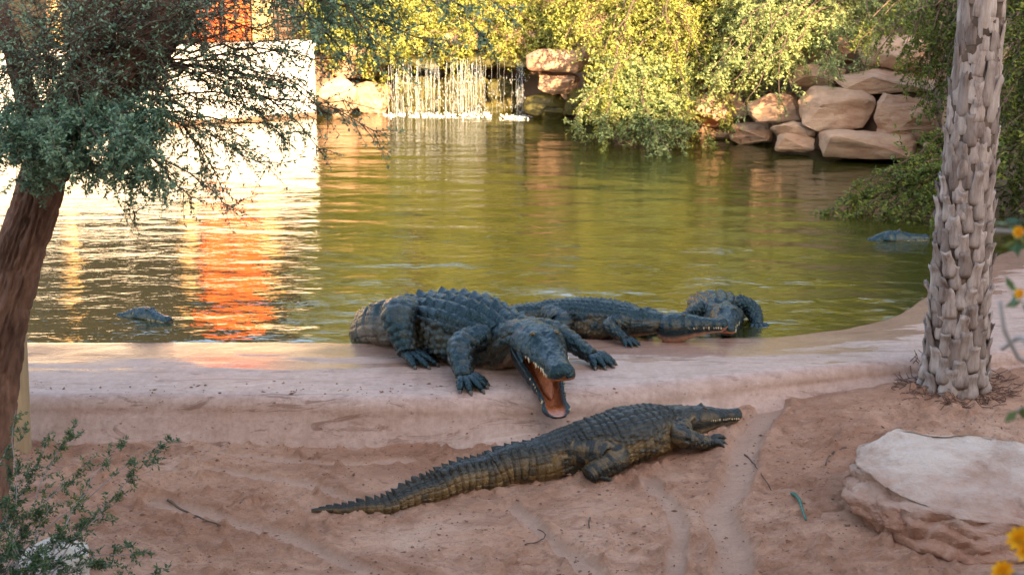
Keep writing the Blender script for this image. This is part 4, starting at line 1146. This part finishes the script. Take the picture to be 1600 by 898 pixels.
def croc(label, pts, i_sh, i_hip, L, head_len, head_dir, head_pos=None, jaw=0.0, mat='croc_brown', dark=(0.040, 0.040, 0.034), side=(0.13, 0.10, 0.055), belly=(0.34, 0.26, 0.17),
         legs=(), zc=None, keel=1.0, res=1.0, seed=0, mouth=(0.62, 0.20, 0.08), upper_teeth=(0.10, 0.62), throat=None, fat=1.0, tall=1.0, psf=1.0, tside=None):
    pts = np.asarray(pts, float)
    if throat is None: throat = belly
    # spine on the ground
    q0, L0 = catmull(pts, 300)
    ps = 0.0165 * L * psf
    n = int(L0 / (0.0165 * L / 6.0) * res); m = int(140 * res) // 2 * 2
    q, L0 = catmull(pts, n)
    def frac(i):
        k = np.argmin(np.hypot(q[:, 0] - pts[i, 0], q[:, 1] - pts[i, 1])); return k / (n - 1)
    fa = np.linspace(0, 1, n)
    f = np.interp(fa, [0, frac(i_sh), frac(i_hip), 1], [0, 0.15, 0.46, 1])
    W = np.interp(f, [0, 0.02, 0.05, 0.09, 0.15, 0.21, 0.28, 0.38, 0.46, 0.52, 0.60, 0.75, 0.88, 0.96, 1], [0.028, 0.036, 0.043, 0.046, 0.056, 0.070, 0.078, 0.070, 0.052, 0.045, 0.037, 0.025, 0.014, 0.007, 0.002]) * L
    W *= np.interp(f, [0, 0.15, 0.28, 0.4, 0.5, 1], [1, 1, fat, fat, 1, 1])
    Hh = np.interp(f, [0, 0.02, 0.05, 0.10, 0.15, 0.28, 0.38, 0.46, 0.52, 0.60, 0.75, 0.88, 0.96, 1], [0.040, 0.056, 0.070, 0.080, 0.096, 0.118, 0.115, 0.102, 0.092, 0.078, 0.052, 0.028, 0.014, 0.005]) * L
    k9 = np.ones(15) / 15
    sm = lambda a_: np.convolve(np.pad(a_, 7, mode='edge'), k9, 'valid')
    W, Hh = sm(W), sm(Hh) * tall
    bu, bd = Hh * 0.55, Hh * 0.45
    if zc is None:
        g = np.array([gnd(x, y) for x, y in q[:, :2]])
        kk = max(3, int(0.16 / (L0 / n))) // 2 * 2 + 1
        g = np.convolve(np.pad(g, kk // 2, mode='edge'), np.ones(kk) / kk, 'valid')
        cz_ = g + bd * 0.94
    else:
        cz_ = np.interp(f, zc[0], zc[1])
        cz_ = np.convolve(np.pad(cz_, 20, mode='edge'), np.ones(41) / 41, 'valid')
    c = np.stack([q[:, 0], q[:, 1], cz_], 1)
    hd = np.asarray(head_dir, float); hd = hd / np.linalg.norm(hd)
    if head_pos is not None:                       # bend the front of the spine up to the skull
        wgt = (1 - sstep(0.0, 0.13, f))[:, None]
        tgt = np.asarray(head_pos, float) - c[0] + np.array([0, 0, 0.004 * L])
        c = c + wgt * tgt
    base = Vector((q[n // 3, 0], q[n // 3, 1], cz_[n // 3] - bd[n // 3]))
    c = c - np.array(base)
    T = nrm(np.gradient(c, axis=0)); fw = -T
    S = nrm(np.cross(np.array([0, 0, 1.0]), fw)); U = np.cross(fw, S)
    s_len = np.concatenate([[0], np.cumsum(np.linalg.norm(np.diff(c, axis=0), axis=1))])
    phi = np.linspace(-np.pi, np.pi, m, endpoint=False) + np.pi / m
    F, PH_ = np.meshgrid(f, phi, indexing='ij'); SL = np.broadcast_to(s_len[:, None], F.shape)
    tail = sstep(0.47, 0.54, F); neck = 1 - sstep(0.11, 0.16, F); trunk = (1 - tail) * (1 - neck)
    ex = 2.0 / (2.15 + 0.5 * tail + 0.15 * trunk)
    sn, cs = np.sin(PH_), np.cos(PH_)
    xx = W[:, None] * np.sign(sn) * np.abs(sn) ** ex
    # tail sides lean inwards towards the top
    zz = np.where(cs > 0, bu[:, None], bd[:, None]) * np.sign(cs) * np.abs(cs) ** ex
    xx = xx * (1 - 0.22 * tail * (cs > 0) * np.abs(cs))
    # sagging belly spreads on the ground
    xx = xx * (1 + 0.10 * trunk * sstep(0.2, -0.5, cs)); 
    Nn = nrm(S[:, None] * (sn / W[:, None])[..., None] + U[:, None] * (cs / Hh[:, None] * 2)[..., None])
    # --- scutes and scales
    ap = np.abs(PH_)
    u, w, rnd = (lambda r: (r - np.floor(r), 0, 0))(SL / ps)
    row = np.floor(SL / ps)
    cw = 0.30 * (1 + 0.25 * (psf - 1))
    ccol = np.floor(PH_ / cw); wv = PH_ / cw - ccol
    rnd = hash3(row, ccol, row * 0, seed)
    plate = edge(u) * edge(wv)
    kl = (1 - np.abs(2 * wv - 1)) ** 1.1 * (0.12 + 0.88 * u ** 1.6) * edge(u, 0.16)
    d_dor = (0.0052 * plate + 0.0095 * keel * kl * (0.55 + 0.9 * rnd)) * psf ** 0.7
    uf, wf_, rf = cells(SL, PH_ * W[:, None] * 1.1 + 0 * SL, ps * 0.66, ps * 0.62, seed + 1)
    dome = np.sqrt(np.clip(1 - (2 * uf - 1) ** 2, 0, 1)) * np.sqrt(np.clip(1 - (2 * wf_ - 1) ** 2, 0, 1))
    d_fl = 0.0072 * dome ** 0.8 * (0.6 + 0.7 * rf) * psf ** 0.5
    cwt = 0.36
    ct = np.floor(PH_ / cwt); wt_ = PH_ / cwt - ct
    d_tl = 0.0060 * edge(u, 0.14) * (0.55 + 0.45 * edge(wt_, 0.12)) * (0.8 + 0.4 * hash3(row, ct, row * 0, seed + 3))
    dm = 1 - sstep(0.98, 1.28, ap)
    nk = np.exp(-((F - 0.085) / 0.03) ** 2) * np.exp(-((ap - 0.42) / 0.30) ** 2)
    d_nk = 0.0020 * dome + nk * (0.006 * keel * kl + 0.008 * edge(u) * (0.5 + rnd))
    d_tr = d_dor * dm + d_fl * (1 - dm)
    d = (d_tr * trunk + d_nk * neck + d_tl * tail) * L
    # skin folds on neck and flank
    xyz = c[:, None] + S[:, None] * xx[..., None] + U[:, None] * zz[..., None]
    d = d + L * 0.004 * fbm(SL / L * 22, PH_ * 2.5, octv=3, seed=seed + 5) * (0.4 + neck)
    d = d - L * 0.0035 * np.exp(-(fbm(SL / L * 14 + 0.8 * PH_, PH_ * 1.2, octv=2, seed=seed + 6) / 0.10) ** 2) * (1 - dm) * (1 - tail)
    d = d * np.minimum(1, (W[:, None] / (0.02 * L)))
    # tail crests: two rows that merge into one
    pc = 0.66 * (1 - sstep(0.70, 0.80, F))
    hcr = np.interp(F, [0.44, 0.52, 0.66, 0.80, 0.90, 1.0], [0.0, 0.006, 0.013, 0.019, 0.012, 0.001]) * L
    saw = (0.10 + 0.90 * u ** 0.8) * edge(u, 0.10)
    cr_ = hcr * saw * np.exp(-(np.abs(ap - pc) / (0.13 + 0.10 * sstep(0.75, 0.9, F))) ** 2.5)
    P = xyz + Nn * d[..., None] + (U[:, None] * 0.93 - fw[:, None] * 0.35) * cr_[..., None]
    # --- colour
    bl = fbm(SL / L * 26, PH_ * 2.6, octv=2, seed=seed + 8)
    celln = hash3(np.floor(SL / (ps * 0.66)), np.floor(PH_ * W[:, None] * 1.1 / (ps * 0.62) + 0.5 * (np.floor(SL / (ps * 0.66)) % 2)), row * 0, seed + 1)
    tcell = hash3(row, ct, row * 0, seed + 4)
    band = np.where(tail > 0.5, (tcell > 0.70) * 0.75 + (hash3(np.floor(row / 4), row * 0, row * 0, seed) > 0.5) * 0.15, sstep(-0.05, 0.30, bl + 0.35 * (celln - 0.5)))
    sidew = sstep(0.75, 1.45, ap) * (1 - 0.85 * band)
    bel = sstep(2.1, 2.6, ap)
    dk, sd_, be = np.array(dark), np.array(side), np.array(belly)
    jit = (0.75 + 0.5 * np.where(tail > 0.5, tcell, celln))[..., None]
    sdt = sd_ if tside is None else sd_ * (1 - tail[..., None]) + np.array(tside) * tail[..., None]
    Cc = (dk * (1 - sidew[..., None]) + sdt * sidew[..., None]) * jit
    Cc = Cc * (1 - bel[..., None]) + be * bel[..., None]
    A = Acc(); A.grid(P, Cc, True, True, flip=True)

    # --- head
    root = thing('crocodile', tuple(base), label, 'crocodile')
    hs = nrm(np.cross(np.array([0, 0, 1.0]), hd)); hu = np.cross(hd, hs)
    Hb = (np.asarray(head_pos, float) - np.array(base)) if head_pos is not None else c[0] + hu * (-0.004 * L)
    nh, mh = (100, 96) if res > 0.7 else (54, 54)
    t = np.linspace(0, 1.16, nh); ph = np.linspace(-np.pi, np.pi, mh, endpoint=False) + np.pi / mh
    ksm = np.ones(7) / 7; sm7 = lambda a_: np.convolve(np.pad(a_, 3, mode='edge'), ksm, 'valid')
    w_ = sm7(np.interp(t, HT, HW)) * head_len; h_ = sm7(np.interp(t, HT, HH)) * head_len; dp = sm7(np.interp(t, HT, HD)) * head_len
    w_[0] *= 0.5; h_[0] *= 0.5; dp[0] *= 0.5
    Tt, Ph = np.meshgrid(t, ph, indexing='ij')
    sn, cs = np.sin(Ph), np.cos(Ph)
    e_up = (2 / np.interp(t, [0, 0.3, 0.6, 0.75, 1.1], [2.3, 2.2, 1.9, 1.8, 2.1]))[:, None]
    wav = 1 + 0.05 * np.sin(Tt * 40) * (Tt < 0.65)
    X = w_[:, None] * np.sign(sn) * np.abs(sn) ** np.where(cs > 0, e_up, 0.55) * wav
    Zt = np.where(cs > 0, h_[:, None] * np.abs(cs) ** e_up, -(0.012 + 0.030 * np.exp(-((Tt - 0.06) / 0.06) ** 2)) * head_len * np.abs(cs) ** 0.5 * (Tt < 1.05))
    topm = sstep(0.0, 0.5, cs)
    xr = X / head_len
    Zt = Zt + head_len * topm * (0.050 * np.exp(-((Tt - 0.71) / 0.065) ** 2 - ((np.abs(xr) - 0.105) / 0.045) ** 2)
                                 + 0.020 * np.exp(-((Tt - 0.055) / 0.035) ** 2 - (xr / 0.055) ** 2)
                                 - 0.020 * np.exp(-((Tt - 0.70) / 0.06) ** 2 - (xr / 0.035) ** 2)
                                 + 0.016 * np.exp(-((Tt - 0.56) / 0.07) ** 2 - ((np.abs(xr) - 0.06) / 0.02) ** 2)
                                 + 0.012 * np.exp(-((Tt - 0.95) / 0.04) ** 2 - ((np.abs(xr) - 0.10) / 0.03) ** 2)
                                 + 0.010 * np.sin(Tt * 60 + 3 * np.sin(xr * 40)) * np.exp(-((Tt - 0.4) / 0.15) ** 2) * 0.4)
    rug = (fbm(Tt * 34, xr * 34, Zt / head_len * 34, octv=3, seed=seed + 12) * 0.012 - 0.012 * np.abs(fbm(Tt * 18, xr * 22, Zt / head_len * 20, octv=2, seed=seed + 13))) * head_len * sstep(-0.1, 0.2, cs) * keel ** 0.5
    X = X * (1 + rug / w_[:, None] * 0.6); Zt = Zt + rug * topm
    hp = Hb + hd * ((1 - Tt) * head_len)[..., None] + hs * X[..., None] + hu * Zt[..., None]
    inner = (cs < -0.05)
    hn = fbm(Tt * 14, xr * 16, octv=3, seed=seed + 14)
    jw = sstep(0.55, 0.9, np.abs(sn)) * sstep(0.1, 0.5, hn + 0.35) * 0.6
    Ch = (dk * (1 - jw[..., None]) + sd_ * 0.8 * jw[..., None]) * (0.85 + 0.4 * hn[..., None])
    Ch = np.where(inner[..., None], np.array(mouth) * (0.8 + 0.3 * hn[..., None]), Ch)
    A.grid(hp, Ch, True, True, flip=False)
    # mandible, hinged at the back of the skull
    ja = jaw
    md = hd * math.cos(ja) - hu * math.sin(ja); mu = hu * math.cos(ja) + hd * math.sin(ja)
    hinge = Hb + hd * 0.0 - hu * 0.015 * head_len
    Xm = (w_[:, None] * 0.94) * np.sign(sn) * np.abs(sn) ** 0.75 * (1 - 0.04 * np.sin(Tt * 40) * (Tt < 0.65))
    tray = (1 - sstep(0.56, 0.76, np.abs(Xm) / (w_[:, None] * 0.94)))
    sunk = 0.085 * head_len * tray * (0.35 + 0.65 * sstep(0.10, 0.24, Tt)) * sstep(0.015, 0.06, Tt) * (1.0 if jaw > 0.05 else 0.1)
    Zm = np.where(cs > 0, -sunk, -dp[:, None] * np.abs(cs) ** 0.8)
    rugm = 0.008 * fbm(Tt * 30, Xm / head_len * 30, Zm / head_len * 30, octv=3, seed=seed + 15) * head_len * (cs < 0.1)
    Zm = Zm + rugm
    mp_ = hinge + md * ((1 - Tt) * head_len * 0.985)[..., None] + hs * Xm[..., None] + mu * Zm[..., None]
    th_col = np.array(throat)
    low = sstep(-0.25, -0.75, cs)
    Cm = (dk * (0.9 + 0.4 * hn[..., None]) * (1 - low[..., None]) + th_col * low[..., None])
    tip = sstep(0.16, 0.02, Tt)[..., None]
    mcol = np.array(mouth) * (0.8 + 0.35 * hn[..., None]) * (1 - tip) + np.array((0.42, 0.22, 0.19)) * tip
    Cm = np.where((cs > 0.0)[..., None], mcol * tray[..., None] + (dk * 1.6 + 0.015) * (1 - tray[..., None]), Cm)
    A.grid(mp_, Cm, True, True, flip=False)
    if jaw > 0.05:                                  # lining at the corners and back of the mouth
        tt = np.concatenate([np.linspace(0.74, 0.97, 10), np.full(16, 0.985), np.linspace(0.97, 0.74, 10)])
        sx_ = np.concatenate([np.full(10, 1.0), np.linspace(0.96, -0.96, 16), np.full(10, -1.0)])
        wt2 = np.interp(tt, t, w_)
        up = Hb + hd * ((1 - tt) * head_len)[:, None] + hs * (sx_ * wt2 * 0.86)[:, None] + hu * 0.004
        lo = hinge + md * ((1 - tt) * head_len * 0.985)[:, None] + hs * (sx_ * wt2 * 0.84)[:, None] + mu * (-0.008)
        gsh = np.linspace(0, 1, 8)[:, None, None]
        pinch = (np.sin(gsh * np.pi) * 0.10)
        G_ = up[None] * (1 - gsh) + lo[None] * gsh
        G_ = G_ - hs * (sx_ * wt2)[None, :, None] * pinch
        A.grid(G_, np.array(mouth) * 0.9, wrap=False)
        A.grid(G_ + (hs * (sx_ * 0.004)[None, :, None]), np.array(dark) * 1.3, wrap=False, flip=True)
        # tongue
        tq = np.linspace(0, 1, 24)
        cpt = hinge + md * (0.08 + 0.62 * tq)[:, None] * head_len + mu * (-0.075 + 0.014 * np.sin(tq * np.pi))[:, None] * head_len
        aa = np.linspace(0, 2 * np.pi, 16, endpoint=False)
        rw_ = np.interp(tq, [0, 0.3, 0.85, 1], [0.11, 0.09, 0.05, 0.01]) * head_len
        A.grid(cpt[:, None] + hs * (rw_[:, None] * np.cos(aa)[None])[..., None] + mu * (0.022 * head_len * np.sin(aa)[None] * np.ones((24, 1)))[..., None], np.array(mouth) * np.array([1.05, 1.1, 1.2]), True, True, flip=True)

    # --- legs
    claws = []
    for lg in legs:
        i = int(np.argmin(np.abs(f - lg['f']))); sg = lg['side']
        o2 = c[i] + np.array(base); fx = fw[i] * [1, 1, 0]; fx /= np.linalg.norm(fx); sx = np.array([-fx[1], fx[0], 0]) * sg
        g0 = o2[2] - bd[i]
        def lp(j, loc_g):
            p = o2 * [1, 1, 0] + fx * j[0] * L + sx * j[1] * L
            gz_ = gnd(p[0], p[1]) if loc_g else g0
            if 'minz' in lg: gz_ = max(gz_, lg['minz'])
            p[2] = gz_ + j[2] * L
            return p - np.array(base)
        J = [lp(j, k >= 2) for k, j in enumerate(lg['j'])]
        rad = np.array(lg['r']) * L * lg.get('thin', 0.78)
        ql, Ll = catmull(J, 66)
        rl = np.interp(np.linspace(0, 1, 66), np.linspace(0, 1, len(rad)), rad); rl = np.convolve(np.pad(rl, 6, mode='edge'), np.ones(13) / 13, 'valid')
        Tl = nrm(np.gradient(ql, axis=0)); ref = np.array([0.15, 0.1, 1.0]); Sl = nrm(np.cross(Tl, ref)); Ul = np.cross(Sl, Tl)
        ml = 44; al = np.linspace(0, 2 * np.pi, ml, endpoint=False)
        sl = np.linspace(0, Ll, 66)
        SLl, AL = np.meshgrid(sl, al, indexing='ij')
        npar = max(6, int(2 * np.pi * rad.mean() / (ps * 0.55)))
        u2, w2_, r2 = cells(SLl, AL, ps * 0.55, 2 * np.pi / npar, seed + 21)
        dl = 0.0046 * L * (np.sqrt(np.clip(1 - (2 * u2 - 1) ** 2, 0, 1)) * np.sqrt(np.clip(1 - (2 * w2_ - 1) ** 2, 0, 1))) ** 0.8
        flat = 1 + 0.22 * np.cos(AL) ** 2
        Rl = rl[:, None] * flat + dl * np.minimum(1, rl[:, None] / (0.018 * L)) + L * 0.002 * fbm(SLl / L * 30, np.cos(AL) * 2, np.sin(AL) * 2, octv=2, seed=seed + 22)
        Pl = ql[:, None] + Rl[..., None] * (Sl[:, None] * np.cos(AL)[..., None] + Ul[:, None] * np.sin(AL)[..., None])
        mixl = sstep(0.35, 0.75, r2 * 0.6 + 0.35 * fbm(SLl / L * 18, AL, octv=2, seed=seed + 23) + 0.2)[..., None] * lg.get('light', 0.6)
        Cl = (dk * (1 - mixl) + sd_ * mixl) * (0.75 + 0.5 * r2[..., None])
        A.grid(Pl, Cl, True, True, flip=True)
        # foot pad and toes
        ank = J[-1]; yaw = math.radians(lg['yaw']) * 1.0
        nt_ = lg.get('toes', 5); tl = lg['toe'] * L
        fdir = fx * math.cos(yaw) + sx * math.sin(yaw)
        sdir = np.array([-fdir[1], fdir[0], 0])
        for k in range(nt_):
            sp_ = (k / (nt_ - 1) - 0.5)
            ang = sp_ * math.radians(lg.get('spread', 80))
            dd = fdir * math.cos(ang) + sdir * math.sin(ang)
            ll_ = tl * (1.0 - 0.9 * sp_ * sp_) * random.uniform(0.94, 1.06)
            st0 = ank + sdir * sp_ * rad[-1] * 1.3
            e_ = ank + dd * ll_ + sdir * sp_ * rad[-1] * 0.8
            ew = e_ + np.array(base)
            gz_ = gnd(ew[0], ew[1])
            if 'minz' in lg: gz_ = max(gz_, lg['minz'])
            e_[2] = gz_ + 0.0045 * L - base.z
            mid_ = (st0 + e_) / 2; mid_[2] = max(mid_[2], e_[2]) + 0.004 * L
            qt, lt = catmull([st0, mid_, e_], 16)
            rt = np.interp(np.linspace(0, 1, 16), [0, 0.35, 0.8, 1], [rad[-1] * 0.55, 0.0082 * L, 0.0062 * L, 0.0036 * L]) * (1 + 0.10 * np.sin(np.arange(16) * 1.9))
            A.tube(qt, rt, 9, C=dk * 1.1)
            tdir = nrm(e_ - mid_)
            claws.append((e_ - tdir * 0.002 * L, tdir + np.array([0, 0, -0.35]), 0.018 * L))
    me = A.mesh('crocodile_body', True, True)
    link('body', me, M[mat], root)
    for p, d_, s_ in claws:
        place('claw', CLAW, root, p, d_, (0, 0, -1), (s_ * 0.8, s_ * 0.8, s_))
    # --- eyes and teeth
    for sg in (-1, 1):
        ep = Hb + hd * (0.295 * head_len) + hs * sg * 0.118 * head_len + hu * 0.200 * head_len
        place('eye', EYE, root, ep, hu, hd, 0.026 * head_len)
    rt_ = np.random.default_rng(seed + 40)
    nT = 14
    for sg in (-1, 1):
        for k in range(nT):
            tt = upper_teeth[0] + (upper_teeth[1] - upper_teeth[0]) * k / (nT - 1)
            ww = np.interp(tt, t, w_) * (1 + 0.05 * math.sin(tt * 40))
            if rt_.random() < 0.15: continue
            size = head_len * (0.022 + 0.030 * abs(math.sin(k * 0.95 + 0.5)) ** 2) * rt_.uniform(0.7, 1.25)
            p = Hb + hd * (1 - tt) * head_len + hs * sg * ww * 0.985 + hu * 0.006 * head_len
            place('tooth', TOOTH, root, p, -hu + hs * sg * 0.12, hd, (size * 0.95, size * 0.95, size))
            if k < 12 and rt_.random() < 0.75:
                tl_ = tt - 0.018
                wl = np.interp(tl_, t, w_) * 0.93
                size = head_len * (0.018 + 0.026 * abs(math.sin(k * 1.1 + 1.2)) ** 2) * rt_.uniform(0.7, 1.3)
                p = hinge + md * (1 - tl_) * head_len * 0.985 + hs * sg * wl * (0.97 if jaw > 0.05 else 1.0) - mu * 0.012 * head_len
                place('tooth', TOOTH, root, p, mu + hs * sg * 0.10, md, (size * 0.95, size * 0.95, size))
    return root

def GX(px, py, z=None):
    p = G(px, py) if z is None else PZ(px, py, z)
    return (p.x, p.y)
def front(side, j=((0, .040, .055), (-.025, .088, .050), (.030, .108, .016)), r=(.030, .025, .0155), yaw=15, toe=.042, spread=95, **k):
    return dict(f=0.155, side=side, j=j, r=r, yaw=yaw, toe=toe, toes=5, spread=spread, **k)
def hind(side, j=((-.005, .028, .060), (.060, .086, .058), (.010, .105, .018)), r=(.040, .035, .019), yaw=25, toe=.058, spread=55, **k):
    return dict(f=0.455, side=side, j=j, r=r, yaw=yaw, toe=toe, toes=4, spread=spread, **k)

# lone crocodile on the sand
cp = [GX(1072, 676), GX(1040, 690), GX(975, 710), GX(893, 733), GX(835, 745), GX(760, 760), GX(665, 779), GX(575, 793), GX(487, 800)]
hb = Vector((*cp[0], 0)); hb.z = gnd(*cp[0]) + 0.10
croc('brown crocodile lying alone on the sand, mouth closed, long tail stretched out', cp, 1, 3, 2.75, 0.37, (0.93, 0.20, -0.02), head_pos=hb, tall=0.88, dark=(0.020, 0.018, 0.014), side=(0.15, 0.090, 0.036), belly=(0.30, 0.22, 0.13), keel=0.55, seed=1,
     legs=(front(-1, j=((0, .044, .052), (-.030, .084, .044), (.040, .098, .015))), hind(-1, j=((-.012, .012, .050), (.062, .080, .048), (-.002, .092, .017)), yaw=-4, thin=0.85), front(1, j=((0, .03, .04), (-.02, .06, .03), (.0, .062, .012)), toe=0.03), hind(1, j=((-.01, .03, .05), (.03, .07, .045), (-.01, .085, .017)))))
# largest crocodile, mouth open
zs = 0.0
cp = [(0.15, 9.38), (-0.06, 9.78), (-0.36, 10.10), (-0.64, 10.36), (-0.92, 10.52), (-1.08, 10.92), (-0.78, 11.45), (-0.2, 11.75)]
croc('largest dark crocodile on the ledge gaping with its orange mouth wide open', cp, 1, 3, 4.0, 0.66, (0.15, -0.60, -0.06), head_pos=(0.16, 9.38, 0.70), jaw=R(25), fat=1.04, tall=0.88, psf=1.5, tside=(0.15, 0.095, 0.065), mat='croc_wet', dark=(0.006, 0.010, 0.012), side=(0.045, 0.034, 0.020), belly=(0.32, 0.22, 0.15), throat=(0.05, 0.04, 0.03), keel=0.9, seed=2, mouth=(0.40, 0.115, 0.04),  # blue sky sheen put into the dark skin tone, as on other wet crocodiles
     legs=(front(-1, j=((0, .040, .060), (.014, .095, .052), (.078, .132, .016)), yaw=-6, thin=0.68), front(1, j=((0, .040, .060), (.026, .095, .050), (.094, .122, .016)), yaw=22, thin=0.66),
           hind(-1, j=((-.005, .030, .070), (.020, .092, .080), (.062, .118, .018)), yaw=0, thin=0.68), hind(1)))
# crocodile resting at the water's edge, snout to the right
cp = [GX(1043, 531, .41), GX(985, 525, .41), GX(930, 518, .41), GX(868, 512, .40), GX(815, 506, .40), GX(760, 500, .40), GX(680, 494, .4), GX(600, 490, .4)]
croc('grey crocodile at the water edge with long closed toothy snout and pink throat', cp, 1, 3, 2.55, 0.44, (0.95, -0.24, 0.05), head_pos=(*cp[0], 0.525), tall=0.92, mat='croc_wet', dark=(0.010, 0.014, 0.015), side=(0.105, 0.070, 0.036), belly=(0.45, 0.28, 0.19), throat=(0.50, 0.27, 0.18), keel=0.9, seed=3, res=0.85, zc=([0, 0.15, 0.46, 0.7, 1.0], [0.52, 0.51, 0.475, 0.38, 0.2]),
     legs=(front(-1, minz=0.40, thin=0.68), hind(-1, minz=0.36), front(1, minz=0.38)))
# crocodile facing the viewer behind that snout
cp = [(1.62, 11.02), (1.64, 11.25), (1.66, 11.65), (1.62, 12.2), (1.5, 13.0), (1.3, 13.9)]
croc('crocodile facing out of the water behind the toothy snout, foreleg raised', cp, 1, 3, 3.0, 0.47, (-0.14, -0.98, -0.02), head_pos=(1.66, 11.04, 0.47), tall=0.9, mat='croc_wet', dark=(0.009, 0.014, 0.016), side=(0.045, 0.038, 0.026), belly=(0.2, 0.16, 0.11), throat=(0.06, 0.05, 0.04), keel=0.9, seed=4, res=0.8, zc=([0, 0.15, 0.28, 0.46, 1.0], [0.43, 0.39, 0.33, 0.17, -0.2]),
     legs=(front(1, j=((0, .040, .055), (.018, .080, .040), (.060, .092, .008)), minz=0.36, thin=0.7), front(-1, j=((0, .040, .05), (.0, .075, .025), (.03, .085, .005)), minz=0.33)))
# two swimmers, only heads above water; dark tone holds painted sky sheen
s1 = PZ(222, 494, WATER_Z)
croc('swimming crocodile showing only its head, toned with blue sky sheen, amid the dark ripples', [(s1.x, s1.y), (s1.x - 0.25, s1.y + 0.12), (s1.x - 0.7, s1.y + 0.3), (s1.x - 1.2, s1.y + 0.5), (s1.x - 2.0, s1.y + 0.6)], 1, 3, 1.9, 0.34, (0.80, -0.60, -0.02), head_pos=(s1.x, s1.y, WATER_Z + 0.012), mat='croc_wet', dark=(0.010, 0.018, 0.022), keel=0.9, seed=5, res=0.45, zc=([0, 0.15, 0.46, 1.0], [0.36, 0.26, 0.15, 0.0]))
s2 = PZ(1386, 374, WATER_Z)
croc('swimming crocodile showing only its head under the overhanging branches', [(s2.x, s2.y), (s2.x - 0.25, s2.y + 0.02), (s2.x - 0.8, s2.y + 0.1), (s2.x - 1.4, s2.y + 0.3), (s2.x - 2.2, s2.y + 0.5)], 1, 3, 2.3, 0.42, (1.0, -0.10, 0.0), head_pos=(s2.x, s2.y, WATER_Z + 0.006), mat='croc_wet', dark=(0.010, 0.018, 0.022), keel=0.9, seed=6, res=0.45, zc=([0, 0.15, 0.46, 1.0], [0.34, 0.22, 0.1, -0.1]))
